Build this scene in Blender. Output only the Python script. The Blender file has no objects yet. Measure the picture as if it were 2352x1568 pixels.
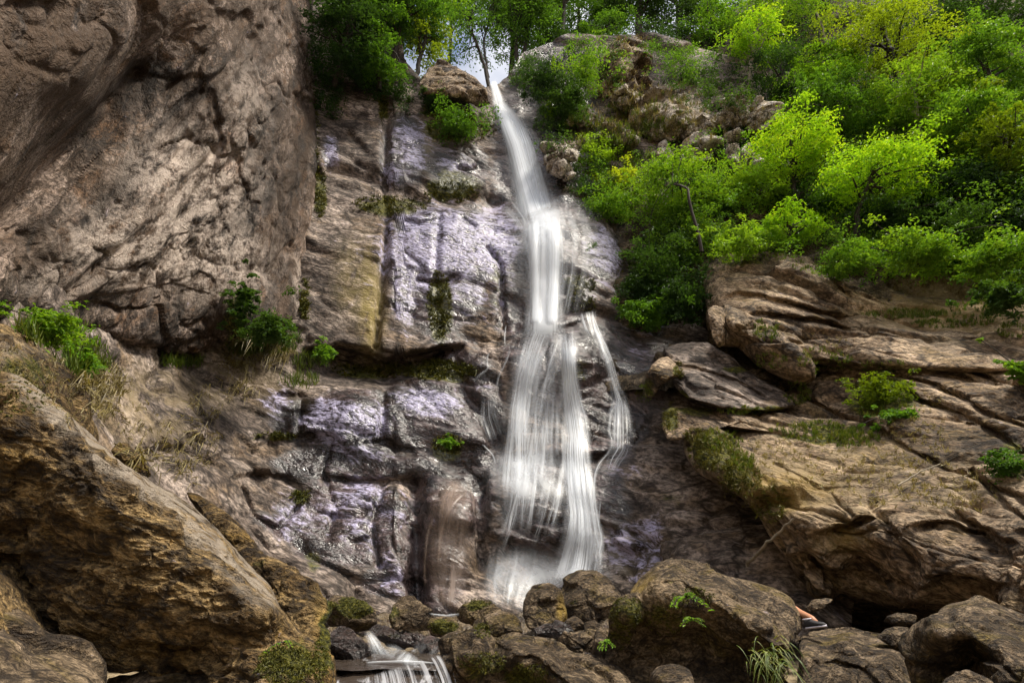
import bpy, math, random
import numpy as np
from mathutils import Vector

# ------------------------------------------------------------------ camera, world, sun, exposure
S = bpy.context.scene
COL = S.collection
CAMZ, PITCH, FPX = 1.6, math.radians(22.0), 1283.0      # FPX: focal length in units of the 2352 x 1568 view
CP, SP = math.cos(PITCH), math.sin(PITCH)
cam_data = bpy.data.cameras.new('camera')
cam_data.sensor_width = 36.0
cam_data.lens = 18.0 / (1176.0 / FPX)
cam_data.clip_start, cam_data.clip_end = 0.05, 3000.0
cam = bpy.data.objects.new('camera', cam_data)
cam.location = (0, 0, CAMZ)
cam.rotation_euler = (math.pi / 2 + PITCH, 0, 0)
COL.objects.link(cam)
S.camera = cam

SUN_DIR = Vector((0.42, -0.10, 0.90)).normalized()       # towards the sun
SUN_EL = math.asin(SUN_DIR.z)
world = bpy.data.worlds.new('World')
S.world = world
world.use_nodes = True
wn, wl = world.node_tree.nodes, world.node_tree.links
sky = wn.new('ShaderNodeTexSky')
sky.sky_type = 'NISHITA'
sky.sun_disc = False
sky.sun_elevation = SUN_EL
sky.sun_rotation = math.atan2(SUN_DIR.x, SUN_DIR.y)
sky.dust_density = 2.0
wtc = wn.new('ShaderNodeTexCoord')
wno = wn.new('ShaderNodeTexNoise')
wno.inputs['Scale'].default_value = 2.6
wno.inputs['Detail'].default_value = 6
wrp = wn.new('ShaderNodeValToRGB')
wrp.color_ramp.elements[0].position, wrp.color_ramp.elements[1].position = 0.40, 0.62
wmx = wn.new('ShaderNodeMix')
wmx.data_type = 'RGBA'
wmx.inputs[7].default_value = (10.2, 9.9, 9.6, 1)        # thin cloud
wl.new(wtc.outputs['Generated'], wno.inputs['Vector'])
wl.new(wno.outputs['Fac'], wrp.inputs['Fac'])
wl.new(wrp.outputs['Color'], wmx.inputs[0])
wl.new(sky.outputs['Color'], wmx.inputs[6])
wl.new(wmx.outputs[2], wn['Background'].inputs['Color'])
wn['Background'].inputs['Strength'].default_value = 0.10
sun_data = bpy.data.lights.new('sun', 'SUN')
sun_data.energy = 4.0
sun_data.angle = math.radians(12.0)
sun_data.color = (1.0, 0.93, 0.81)
sun = bpy.data.objects.new('sun', sun_data)
sun.rotation_euler = SUN_DIR.to_track_quat('Z', 'Y').to_euler()
sun.location = (10, -5, 40)
COL.objects.link(sun)
S.view_settings.view_transform = 'Standard'
S.view_settings.look = 'None'
S.view_settings.exposure = 0.68
S.view_settings.gamma = 1.0
S.view_settings.use_curve_mapping = False
S.render.engine = 'CYCLES'
S.cycles.max_bounces = 5
S.cycles.diffuse_bounces = 2
S.cycles.glossy_bounces = 2
S.cycles.use_adaptive_sampling = True
S.cycles.adaptive_threshold = 0.03
S.cycles.transparent_max_bounces = 24
S.cycles.use_denoising = True

rng = np.random.default_rng(7)

# ------------------------------------------------------------------ bearings: view position + distance -> point
def ray(px, py):
    a = (np.asarray(px, float) - 1176.0) / FPX
    b = (784.0 - np.asarray(py, float)) / FPX
    return a, CP - b * SP, SP + b * CP

def P(px, py, Y):
    x, y, z = ray(px, py)
    t = np.asarray(Y, float) / y
    return np.stack(np.broadcast_arrays(x * t, y * t, CAMZ + z * t), -1)

def proj(p):
    x, y, z = p[..., 0], p[..., 1], p[..., 2] - CAMZ
    d = y * CP + z * SP
    u = -y * SP + z * CP
    d = np.where(d < 0.05, 0.05, d)
    return 1176.0 + FPX * x / d, 784.0 - FPX * u / d

def metres_per_px(px, py, Y):
    x, y, z = ray(px, py)
    return float(Y / y / FPX)

# ------------------------------------------------------------------ noise (numpy)
U = np.uint32
def _h(ix, iy, iz, s):
    with np.errstate(over='ignore'):
        h = ix.astype(np.int64).astype(U) * U(374761393) + iy.astype(np.int64).astype(U) * U(668265263) + iz.astype(np.int64).astype(U) * U(2147483647) + U((s * 974711 + 13) & 0xffffffff)
        h = (h ^ (h >> U(13))) * U(1274126177)
        h = (h ^ (h >> U(16))) * U(2246822519)
        return h ^ (h >> U(15))
_G = np.array([(1,1,0),(-1,1,0),(1,-1,0),(-1,-1,0),(1,0,1),(-1,0,1),(1,0,-1),(-1,0,-1),(0,1,1),(0,-1,1),(0,1,-1),(0,-1,-1),(1,1,0),(-1,1,0),(0,-1,1),(0,-1,-1)], np.float32)

def perlin(p, s=0):
    p = np.asarray(p, np.float32)
    i = np.floor(p); f = p - i; i = i.astype(np.int32)
    w = f * f * f * (f * (f * 6 - 15) + 10)
    out = 0
    for dx in (0, 1):
        for dy in (0, 1):
            for dz in (0, 1):
                g = _G[_h(i[..., 0] + dx, i[..., 1] + dy, i[..., 2] + dz, s) & U(15)]
                d = g[..., 0] * (f[..., 0] - dx) + g[..., 1] * (f[..., 1] - dy) + g[..., 2] * (f[..., 2] - dz)
                out = out + d * (w[..., 0] if dx else 1 - w[..., 0]) * (w[..., 1] if dy else 1 - w[..., 1]) * (w[..., 2] if dz else 1 - w[..., 2])
    return out

def fbm(p, octv=4, s=0, gain=0.5, ridged=False):
    o, a = 0, 1.0
    for k in range(octv):
        n = perlin(p * (2.03 ** k) + 17.3 * k, s + k)
        if ridged: n = 0.5 - np.abs(n) * 1.6
        o = o + a * n; a *= gain
    return o

def facets(p, s=0, tilt=1.0, step=0.5):
    """Piecewise planar relief: every cell gets its own tilt and offset; returns relief and distance to the next cell."""
    p = np.asarray(p, np.float32)
    i = np.floor(p).astype(np.int32)
    b1 = np.full(p.shape[:-1], 9e9, np.float32); b2 = b1.copy(); rel = np.zeros_like(b1)
    k = 1.0 / 255.0
    for dx in (-1, 0, 1):
        for dy in (-1, 0, 1):
            for dz in (-1, 0, 1):
                cx, cy, cz = i[..., 0] + dx, i[..., 1] + dy, i[..., 2] + dz
                h = _h(cx, cy, cz, s); h2 = _h(cx, cy, cz, s + 91)
                qx = p[..., 0] - cx - (h & U(255)) * k; qy = p[..., 1] - cy - ((h >> U(8)) & U(255)) * k; qz = p[..., 2] - cz - ((h >> U(16)) & U(255)) * k
                d = qx * qx + qy * qy + qz * qz
                r = (qx * ((h2 & U(255)) * k - 0.5) + qy * (((h2 >> U(8)) & U(255)) * k - 0.5) + qz * (((h2 >> U(16)) & U(255)) * k - 0.5)) * 2 * tilt + (((h2 >> U(24)) & U(255)) * k - 0.5) * step
                near = d < b1
                b2 = np.where(near, b1, np.minimum(b2, d))
                rel = np.where(near, r, rel)
                b1 = np.where(near, d, b1)
    return rel, np.sqrt(b2) - np.sqrt(b1)

def frame_from(d):
    d = np.asarray(d, float); d = d / np.linalg.norm(d)
    a = np.cross(d, (0.1, 0.2, 1.0)); a /= np.linalg.norm(a)
    return np.stack([d, a, np.cross(d, a)], 0)

def spacing(Q):
    return np.maximum(np.linalg.norm(np.gradient(Q, axis=1), axis=-1), np.linalg.norm(np.gradient(Q, axis=0), axis=-1))

def relief(p, n, c, amp=1.0):
    """Rock relief along the normals: blocks, smaller blocks, ridged noise; stretched along the bedding."""
    fr = frame_from(c.get('bed', (1, 0, 0)))
    q = p @ fr.T
    st = np.array([1.0 / c.get('stretch', 2.0), 1.0, 1.0 / c.get('stretch2', 1.0)])
    q = q * st + c.get('seed', 0) * 7.13
    sd = c.get('seed', 0)
    warp = np.stack([fbm(q * 0.9, 3, sd + 5), fbm(q * 0.9 + 40, 3, sd + 6), fbm(q * 0.9 + 80, 3, sd + 7)], -1)
    sp = spacing(p)
    keep = lambda sc: np.clip(1.5 - sc * sp * 2.2, 0, 1)      # relief finer than the mesh is left to the material
    o = 0
    for sc, am, wp, ti, cr in c.get('blocks', ()):           # scale (1/m), amplitude (m), warp, tilt, crack depth
        r, e = facets((q + warp * wp) * sc, sd + int(sc * 10), ti)
        o = o + am * r * keep(sc * 2.2) * np.clip(e / np.maximum(0.025, sp * sc * 1.1), 0, 1) - cr * np.exp(-(e / 0.10) ** 2) * keep(sc * 4)
    for sc, am, oc, rg in c.get('noise', ()):
        o = o + am * fbm((q + warp * 0.2) * sc, oc, sd + 30, 0.55, rg) * keep(sc * 1.6)
    return p + n * (o * amp)[..., None]

# ------------------------------------------------------------------ depth fields
def rbf(ctrl, X, Yp, c=45.0):
    C = np.asarray(ctrl, float)
    xy = C[:, :2] / 100.0; c = c / 100.0
    A = np.sqrt(((xy[:, None] - xy[None]) ** 2).sum(-1) + c * c)
    n = len(C)
    M = np.zeros((n + 3, n + 3)); M[:n, :n] = A + np.eye(n) * 1e-6; M[:n, n] = 1; M[:n, n + 1:] = xy; M[n, :n] = 1; M[n + 1:, :n] = xy.T
    w = np.linalg.solve(M, np.r_[C[:, 2], 0, 0, 0])
    q = np.stack([np.asarray(X, float), np.asarray(Yp, float)], -1) / 100.0
    o = w[n] + q @ w[n + 1:]
    for k in range(n):
        o = o + w[k] * np.sqrt(((q - xy[k]) ** 2).sum(-1) + c * c)
    return o

def polydist(X, Y, pts):
    """Distance to a polyline and signed offset (positive below / to the right when drawn left to right)."""
    best = np.full(X.shape, 1e9); sg = np.zeros(X.shape)
    for (x0, y0), (x1, y1) in zip(pts[:-1], pts[1:]):
        dx, dy = x1 - x0, y1 - y0; L2 = dx * dx + dy * dy
        t = np.clip(((X - x0) * dx + (Y - y0) * dy) / L2, 0, 1)
        d = np.hypot(X - x0 - t * dx, Y - y0 - t * dy)
        s = (dx * (Y - y0) - dy * (X - x0)) / math.sqrt(L2)
        m = d < best
        best = np.where(m, d, best); sg = np.where(m, np.sign(s) * d, sg)
    return best, sg

def apply_features(D, X, Y, ledges=(), grooves=(), sharp=3.0):
    if sharp > 5: wob = 14 * perlin(np.stack([X / 120, Y / 120, X * 0], -1), 3)
    else: wob = 6 * perlin(np.stack([X / 40, Y / 40, X * 0], -1), 3) + 2 * perlin(np.stack([X / 17, Y / 17, X * 0], -1), 4)
    for pts, depth, w in ledges:             # below the line the surface steps back and returns over w
        b, s = polydist(X, Y, pts)
        s = s + wob; on = np.exp(-np.maximum(b - np.abs(s) - 1, 0) / 12) if False else 1
        (xa, ya), (xb, yb) = pts[0], pts[-1]
        L = math.hypot(xb - xa, yb - ya)
        u = ((X - xa) * (xb - xa) + (Y - ya) * (yb - ya)) / (L * L)
        end = np.clip(np.minimum(u, 1 - u) * L / 70, 0, 1)
        lip = np.where(s < 0, np.exp(-(s / (0.5 * w)) ** 2) * -0.12, 0)
        D = D + depth * end * (np.exp(-np.maximum(s, 0) / w) / (1 + np.exp(-np.clip(s / sharp, -30, 30))) + lip)
    for pts, depth, w in grooves:
        b, s = polydist(X, Y, pts)
        D = D + depth * np.exp(-((b + wob * 0.6) / w) ** 2)
    return D

# ------------------------------------------------------------------ mesh building
def mesh_from(name, V, F, attrs=None, smooth=True):
    """V (n,3); F (m,k) index array; attrs: name -> (n,4) point colour."""
    me = bpy.data.meshes.new(name)
    V = np.asarray(V, np.float32); F = np.asarray(F, np.int32)
    k = F.shape[1]
    me.vertices.add(len(V)); me.vertices.foreach_set('co', V.ravel())
    me.loops.add(F.size); me.loops.foreach_set('vertex_index', F.ravel())
    me.polygons.add(len(F)); me.polygons.foreach_set('loop_start', np.arange(0, F.size, k, dtype=np.int32))
    me.polygons.foreach_set('use_smooth', np.full(len(F), smooth))
    for an, av in (attrs or {}).items():
        a = me.attributes.new(an, 'FLOAT_COLOR', 'POINT')
        a.data.foreach_set('color', np.asarray(av, np.float32).ravel())
    me.update(calc_edges=True)
    return me

def put(name, me, mat, parent=None, label=None, cat=None, kind=None, group=None, loc=None):
    o = bpy.data.objects.new(name, me)
    COL.objects.link(o)
    if mat is not None and not me.materials: me.materials.append(mat)
    if parent is not None: o.parent = parent
    if loc is not None: o.location = loc
    if label: o['label'] = label
    if cat: o['category'] = cat
    if kind: o['kind'] = kind
    if group: o['group'] = group
    return o

def empty(name, loc, label=None, cat=None, kind=None, group=None):
    o = bpy.data.objects.new(name, None)
    o.empty_display_size = 0.2
    COL.objects.link(o); o.location = loc
    if label: o['label'] = label
    if cat: o['category'] = cat
    if kind: o['kind'] = kind
    if group: o['group'] = group
    return o

def centred(name, V, F, mat, attrs=None, smooth=True, **kw):
    """Mesh whose origin sits at the foot of its own vertices."""
    V = np.asarray(V, float)
    c = V.mean(0); c[2] = V[:, 2].min()
    return put(name, mesh_from(name, V - c, F, attrs, smooth), mat, loc=tuple(c), **kw)

def unit3(v):
    return v / np.maximum(np.linalg.norm(v, axis=-1, keepdims=True), 1e-9)

def grid_faces(nr, nc, wrap=False):
    i = np.arange(nr - 1)[:, None]
    j = np.arange(nc if wrap else nc - 1)[None]
    j2 = (j + 1) % nc
    return np.stack([i * nc + j, i * nc + j2, (i + 1) * nc + j2, (i + 1) * nc + j], -1).reshape(-1, 4)

def grid_normals(Q, wrap=False):
    if wrap:
        W = np.concatenate([Q[:, -2:], Q, Q[:, :2]], 1)
        du = np.gradient(W, axis=1)[:, 2:-2]
    else:
        du = np.gradient(Q, axis=1)
    dv = np.gradient(Q, axis=0)
    n = np.cross(dv, du)
    n /= np.maximum(np.linalg.norm(n, axis=-1, keepdims=True), 1e-9)
    view = Q - np.array([0, 0, CAMZ])
    flip = (n * view).sum(-1, keepdims=True) > 0
    return np.where(flip, -n, n)

# map of the nearest rock surface seen along each bearing (used to set plants and water on the rock)
CELL = 6
class SurfaceMap:
    def __init__(s):
        s.x0, s.y0 = -300, -300
        s.nx, s.ny = 3000 // CELL, 2150 // CELL
        s.a = np.full((s.ny, s.nx), 1e9)
    def add(s, V):
        px, py = proj(V)
        ix = ((px - s.x0) / CELL).astype(int); iy = ((py - s.y0) / CELL).astype(int)
        m = (ix >= 0) & (iy >= 0) & (ix < s.nx) & (iy < s.ny) & (V[..., 1] > 0.5)
        np.minimum.at(s.a, (iy[m], ix[m]), V[..., 1][m])
    def at(s, px, py):
        if not hasattr(s, 'f') or s.stamp is not True:
            s.f = s.a.copy()
            for _ in range(4):
                hole = s.f > 1e8
                nb = [np.roll(s.f, sh, ax) for ax in (0, 1) for sh in (-1, 1)]
                s.f = np.where(hole, np.minimum.reduce(nb), s.f)
            s.stamp = True
        ix = np.clip(((np.asarray(px) - s.x0) / CELL).astype(int), 0, s.nx - 1); iy = np.clip(((np.asarray(py) - s.y0) / CELL).astype(int), 0, s.ny - 1)
        return s.f[iy, ix]
ALL, BACK, HILL = SurfaceMap(), SurfaceMap(), SurfaceMap()

def blur2(D, k, wrap=False):
    for ax in (0, 1):
        pad = [(k, k) if i == ax else (0, 0) for i in (0, 1)]
        E = np.pad(D, pad, mode='wrap' if (wrap and ax == 1) else 'edge')
        c = np.cumsum(E, axis=ax)
        c = np.concatenate([np.zeros_like(np.take(c, [0], ax)), c], ax)
        n = D.shape[ax]
        D = (np.take(c, np.arange(n) + 2 * k + 1, ax) - np.take(c, np.arange(n), ax)) / (2 * k + 1)
    return D

def soft_normals(X, Y, D, k, wrap=False):
    """Normals of the broad shape, leaning a little towards the open side, so relief on steps does not fold over."""
    Q = P(X, Y, blur2(D, k, wrap))
    n = grid_normals(Q, wrap)
    v = np.array([0, 0, CAMZ]) - Q; v /= np.linalg.norm(v, axis=-1, keepdims=True)
    n = n + 0.6 * v
    return n / np.linalg.norm(n, axis=-1, keepdims=True)

def blob_mask(X, Y, blobs):
    o = np.zeros(X.shape)
    for cx, cy, rx, ry, st in blobs:
        o = np.maximum(o, st * np.exp(-(((X - cx) / rx) ** 2 + ((Y - cy) / ry) ** 2) ** 1.5))
    return o

def along(pts, rx, ry, st, n=14):
    a = np.array(pts, float); L = np.r_[0, np.cumsum(np.hypot(*np.diff(a, axis=0).T))]; t = np.linspace(0, L[-1], n)
    return [(x, y, rx, ry, st) for x, y in zip(np.interp(t, L, a[:, 0]), np.interp(t, L, a[:, 1]))]

def masks(X, Y, wet=(), moss=(), stain=(), dry=()):
    return np.stack([blob_mask(X, Y, wet), blob_mask(X, Y, moss), blob_mask(X, Y, stain), blob_mask(X, Y, dry)], -1)

def face_sheet(name, x0, x1, y0, y1, step, ctrl, conf, mat, ledges=(), grooves=(), mk=None, maps=(), c=45.0, painted_sheen=(), top=None, calm=(), **kw):
    nx, ny = int((x1 - x0) / step) + 1, int((y1 - y0) / step) + 1
    X, Y = np.meshgrid(np.linspace(x0, x1, nx), np.linspace(0, 1, ny))
    top_ = np.interp(X, [q[0] for q in top], [q[1] for q in top]) if top else y0 + 0 * X
    Y = top_ + (y1 - top_) * Y
    D = apply_features(rbf(ctrl, X, Y, c), X, Y, ledges, grooves)
    Q = P(X, Y, D)
    Q = relief(Q, soft_normals(X, Y, D, 7), conf, 1 - blob_mask(X, Y, calm))
    for m in (ALL,) + tuple(maps): m.add(Q)
    at = {'mask': masks(X, Y, **(mk or {})).reshape(-1, 4)}
    at['painted_sheen'] = np.repeat(blob_mask(X, Y, painted_sheen).reshape(-1, 1), 4, 1)
    return centred(name, Q.reshape(-1, 3), grid_faces(ny, nx), mat, at, **kw)

def rock(name, outline, ctrl, conf, mat, T=0.5, pw=8.0, back=0.8, N=180, K=46, centre=None, ledges=(), grooves=(), mk=None, maps=(), rnd=0.0, c=45.0, depth=None, calm=(), sharp=3.0, **kw):
    """Closed rock: an outline seen from the front, distances inside it, edges that round off over T metres, and a back."""
    O = np.asarray(outline, float)
    cx, cy = centre if centre is not None else O.mean(0)
    th = np.arctan2(O[:, 1] - cy, O[:, 0] - cx); rr = np.hypot(O[:, 0] - cx, O[:, 1] - cy)
    # resample the outline by angle along the true polygon edges
    cl = np.vstack([O, O[:1]])
    seg = np.hypot(*np.diff(cl, axis=0).T); cum = np.r_[0, np.cumsum(seg)]
    t = np.linspace(0, cum[-1], N, endpoint=False)
    ox, oy = np.interp(t, cum, cl[:, 0]), np.interp(t, cum, cl[:, 1])
    # soften corners a little
    kk = max(1, int(N * 0.006))
    for _ in range(2):
        ox = sum(np.roll(ox, s) for s in range(-kk, kk + 1)) / (2 * kk + 1); oy = sum(np.roll(oy, s) for s in range(-kk, kk + 1)) / (2 * kk + 1)
    r = np.linspace(0.0, 1, K) ** 0.85
    X = cx + (ox - cx)[None] * r[:, None]; Y = cy + (oy - cy)[None] * r[:, None]
    D0 = depth(X, Y) if depth is not None else rbf(ctrl, X, Y, c)
    D = apply_features(D0, X, Y, ledges, grooves, sharp)
    D = D + T * (1 - np.sqrt(np.maximum(1 - r ** pw, 0)))[:, None]
    Q = P(X, Y, D)
    nb = 8
    rb = np.linspace(0.97, 0.0, nb)
    fi = np.clip(np.searchsorted(r, rb * 0.96), 0, K - 1)
    Dfr = D0[fi]
    Db = np.maximum(Dfr + back * np.sqrt(np.maximum(1 - rb[:, None] ** 2, 0)) ** 0.8, 0)
    Db = Db * rb[:, None] ** 0.5 + (D0[2].mean() + back) * (1 - rb[:, None] ** 0.5)
    Db[0] = D[-1] + 0.02
    Qb = P(cx + (ox - cx)[None] * rb[:, None], cy + (oy - cy)[None] * rb[:, None], Db)
    Dn = D0 + T * (1 - np.sqrt(np.maximum(1 - np.minimum(r, 0.9985) ** pw, 0)))[:, None]
    Qn = P(X, Y, Dn); n = grid_normals(Qn, True)
    n[:4] = unit3(n[4].mean(0)) if K > 8 else n[:4]
    v_ = np.array([0, 0, CAMZ]) - Qn; v_ /= np.linalg.norm(v_, axis=-1, keepdims=True)
    n = unit3(n + 0.5 * v_)
    Qf = relief(Q, n, conf, 1 - blob_mask(X, Y, calm))
    shift = (Qf[-1] - Q[-1])[None] * (rb[:, None, None])
    Qb = Qb + shift
    for m in (ALL,) + tuple(maps): m.add(Qf)
    V = np.concatenate([Qf, Qb], 0)
    mkf = masks(X, Y, **(mk or {}))
    A = np.concatenate([mkf, np.repeat(mkf[-1:], nb, 0)], 0).reshape(-1, 4)
    return centred(name, V.reshape(-1, 3), grid_faces(K + nb, N, True), mat, {'mask': A}, **kw)

# ------------------------------------------------------------------ materials
class NT:
    def __init__(s, name):
        s.m = bpy.data.materials.new(name); s.m.use_nodes = True
        s.n, s.l = s.m.node_tree.nodes, s.m.node_tree.links
        s.n.clear()
        s.out = s.n.new('ShaderNodeOutputMaterial')
    def node(s, t, **kw):
        nd = s.n.new(t)
        for k, v in kw.items(): setattr(nd, k, v)
        return nd
    def set(s, sock, v):
        if hasattr(v, 'is_output') or isinstance(v, bpy.types.NodeSocket): s.l.new(v, sock)
        elif isinstance(v, (tuple, list)) and len(v) == 3 and sock.type == 'RGBA': sock.default_value = (*v, 1)
        else: sock.default_value = v
    def math(s, op, a, b=0.0, cl=False):
        nd = s.node('ShaderNodeMath', operation=op, use_clamp=cl); s.set(nd.inputs[0], a); s.set(nd.inputs[1], b); return nd.outputs[0]
    def mix(s, f, a, b, mode='MIX'):
        nd = s.node('ShaderNodeMix', data_type='RGBA', blend_type=mode); s.set(nd.inputs[0], f); s.set(nd.inputs[6], a); s.set(nd.inputs[7], b); return nd.outputs[2]
    def ramp(s, f, stops):
        nd = s.node('ShaderNodeValToRGB'); e = nd.color_ramp.elements
        while len(e) < len(stops): e.new(0.5)
        for k, (p_, c_) in enumerate(stops):
            e[k].position = p_; e[k].color = (*c_, 1) if isinstance(c_, tuple) else (c_, c_, c_, 1)
        s.set(nd.inputs[0], f); return nd.outputs[0]
    def step(s, f, a, b):
        nd = s.node('ShaderNodeMapRange', interpolation_type='SMOOTHSTEP'); s.set(nd.inputs[0], f); nd.inputs[1].default_value = a; nd.inputs[2].default_value = b; return nd.outputs[0]
    def mapv(s, v, sc=(1, 1, 1), rot=(0, 0, 0)):
        nd = s.node('ShaderNodeMapping'); s.set(nd.inputs[0], v); nd.inputs['Scale'].default_value = sc; nd.inputs['Rotation'].default_value = rot; return nd.outputs[0]
    def noise(s, v, scale, detail=5, rough=0.55, dist=0.0):
        nd = s.node('ShaderNodeTexNoise'); s.set(nd.inputs['Vector'], v); nd.inputs['Scale'].default_value = scale; nd.inputs['Detail'].default_value = detail; nd.inputs['Roughness'].default_value = rough; nd.inputs['Distortion'].default_value = dist; return nd.outputs['Fac']
    def voro(s, v, scale, feat='DISTANCE_TO_EDGE'):
        nd = s.node('ShaderNodeTexVoronoi', feature=feat); s.set(nd.inputs['Vector'], v); nd.inputs['Scale'].default_value = scale; return nd.outputs['Distance']
    def pos(s):
        return s.node('ShaderNodeNewGeometry').outputs['Position']
    def attr(s, name):
        a = s.node('ShaderNodeAttribute', attribute_name=name)
        sp = s.node('ShaderNodeSeparateColor'); s.l.new(a.outputs['Color'], sp.inputs[0]); return sp.outputs[0], sp.outputs[1], sp.outputs[2], a.outputs['Alpha']
    def bump(s, h, strength=0.5, dist=0.1, nrm=None):
        nd = s.node('ShaderNodeBump'); s.set(nd.inputs['Height'], h); nd.inputs['Strength'].default_value = strength; nd.inputs['Distance'].default_value = dist
        if nrm is not None: s.l.new(nrm, nd.inputs['Normal'])
        return nd.outputs[0]
    def pbsdf(s, col, rough, nrm=None, spec=0.4):
        b = s.node('ShaderNodeBsdfPrincipled'); s.set(b.inputs['Base Color'], col); s.set(b.inputs['Roughness'], rough); s.set(b.inputs['Specular IOR Level'], spec)
        if nrm is not None: s.l.new(nrm, b.inputs['Normal'])
        return b.outputs[0]
    def done(s, sh):
        s.l.new(sh, s.out.inputs[0]); return s.m

def euler_of(bed):
    """Rotation that turns the bedding direction onto x."""
    fr = frame_from(bed)
    from mathutils import Matrix
    return Matrix(fr.tolist()).to_euler()

def rock_material(name, dark, mid, light, warm, bed=(1, 0, 0), stretch=0.35, sc=1.0, streaks=0.5, bump=0.6, moss_all=0.0, wet_all=0.0, stain_col=(0.50, 0.33, 0.06), stain_mix=0.6, bands=0.0, band_stretch=0.12, band_scale=1.0, tone=0.74, dry_col=(0.34, 0.26, 0.15), dry_mix=0.6, moss_col=((0.012, 0.014, 0.003), (0.055, 0.055, 0.008), (0.15, 0.135, 0.018))):
    dark, mid, light, warm = tuple(c * 0.6 for c in dark), tuple(c * tone for c in mid), tuple(c * (0.5 + 0.5 * tone) for c in light), tuple(c * tone for c in warm)
    t = NT(name)
    p = t.mapv(t.pos(), (1, 1, 1), tuple(euler_of(bed)))
    q = t.mapv(p, (stretch, 1, 1))
    wet, moss, stain, dry = t.attr('mask')
    n1 = t.noise(q, 0.55 * sc, 3, 0.62, 0.3)
    n2 = t.noise(q, 3.2 * sc, 5, 0.70, 0.5)
    n3 = t.noise(q, 16 * sc, 3, 0.68)
    f = t.math('ADD', t.math('MULTIPLY', n1, 0.42), t.math('MULTIPLY', n2, 0.58))
    col = t.ramp(f, [(0.34, dark), (0.47, mid), (0.56, light), (0.68, tuple(min(1, c * 1.35) for c in light))])
    col = t.mix(t.step(t.noise(q, 1.1 * sc, 3, 0.6, 0.8), 0.52, 0.68), col, t.mix(0.75, col, warm))
    # lichen and mineral speckle
    sp = t.step(n3, 0.36, 0.66)
    col = t.mix(1.0, col, t.ramp(sp, [(0, 0.42), (0.5, 0.95), (1, 1.5)]), 'MULTIPLY')
    # dirt lying in cracks
    cw = t.node('ShaderNodeVectorMath', operation='ADD')
    nz = t.node('ShaderNodeTexNoise'); t.set(nz.inputs['Vector'], q); nz.inputs['Scale'].default_value = 2.0 * sc; nz.inputs['Detail'].default_value = 3
    sv = t.node('ShaderNodeVectorMath', operation='SCALE'); t.l.new(nz.outputs['Color'], sv.inputs[0]); sv.inputs['Scale'].default_value = 0.9 / sc
    t.l.new(q, cw.inputs[0]); t.l.new(sv.outputs[0], cw.inputs[1])
    cr1 = t.voro(cw.outputs[0], 0.85 * sc)
    rid = t.math('ABSOLUTE', t.math('SUBTRACT', t.noise(q, 2.4 * sc, 2, 0.5, 0.9), 0.5))
    crack = t.math('MINIMUM', t.step(cr1, 0.0, 0.05), t.math('ADD', t.step(rid, 0.0, 0.022), t.step(n1, 0.44, 0.56), True))
    col = t.mix(t.math('MULTIPLY', t.math('SUBTRACT', 1.0, crack), 0.8), col, (0.018, 0.013, 0.010))
    if bands > 0:
        bn = t.noise(t.mapv(p, (band_stretch, 0.9, 0.9)), band_scale, 4, 0.6, 0.4)
        col = t.mix(bands, col, t.mix(1.0, col, t.ramp(bn, [(0.36, 0.22), (0.5, 0.95), (0.62, 1.7)]), 'MULTIPLY'))
    # stains where water runs down
    if streaks > 0:
        st = t.noise(t.mapv(t.pos(), (2.2, 2.2, 0.16)), 1.0, 4, 0.65, 0.4)
        col = t.mix(t.math('MULTIPLY', t.step(st, 0.50, 0.70), streaks), col, t.mix(1.0, col, (0.30, 0.27, 0.27), 'MULTIPLY'))
        col = t.mix(t.math('MULTIPLY', t.step(st, 0.48, 0.30), streaks * 0.6), col, t.mix(1.0, col, (1.5, 1.48, 1.5), 'MULTIPLY'))
    # ochre mineral run and wet rock
    brk = t.noise(q, 2.3 * sc, 4, 0.7)
    yel = t.math('MULTIPLY', stain, t.step(t.noise(t.mapv(t.pos(), (4, 4, 0.35)), 1.0, 5, 0.6), 0.28, 0.52), True)
    col = t.mix(yel, col, t.mix(stain_mix, col, stain_col))
    wf = t.math('ADD', t.step(t.math('ADD', wet, t.math('MULTIPLY', t.math('SUBTRACT', brk, 0.5), 0.9)), 0.35, 0.62), wet_all, True)
    wcol = t.mix(1.0, col, (0.40, 0.36, 0.42), 'MULTIPLY')
    col = t.mix(wf, col, wcol)
    sheen, _, _, _ = t.attr('painted_sheen')
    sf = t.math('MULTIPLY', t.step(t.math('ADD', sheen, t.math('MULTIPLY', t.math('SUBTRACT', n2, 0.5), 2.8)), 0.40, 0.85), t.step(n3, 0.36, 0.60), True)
    col = t.mix(t.math('MULTIPLY', sf, 0.9), col, (0.46, 0.43, 0.62))       # sky sheen on the wet faces, painted in as pale violet colour
    # pale dry earth and moss
    col = t.mix(t.math('MULTIPLY', dry, t.step(brk, 0.38, 0.6), True), col, t.mix(dry_mix, col, dry_col))
    mf = t.step(t.math('ADD', t.math('ADD', moss, moss_all), t.math('MULTIPLY', t.math('SUBTRACT', brk, 0.5), 1.3)), 0.40, 0.62)
    mcol = t.ramp(n3, [(0.35, moss_col[0]), (0.5, moss_col[1]), (0.65, moss_col[2])])
    col = t.mix(mf, col, mcol)
    h = t.math('ADD', t.math('MULTIPLY', n2, 0.9), t.math('MULTIPLY', n3, 0.28))
    nrm = t.bump(h, bump, 0.22)
    rough = t.mix(wf, t.ramp(n3, [(0.3, 0.72), (0.7, 0.9)]), t.ramp(n2, [(0.4, 0.16), (0.62, 0.42)]))
    spec = t.mix(wf, (0.25, 0.25, 0.25), (0.75, 0.75, 0.75))
    return t.done(t.pbsdf(col, rough, nrm, spec))

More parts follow.
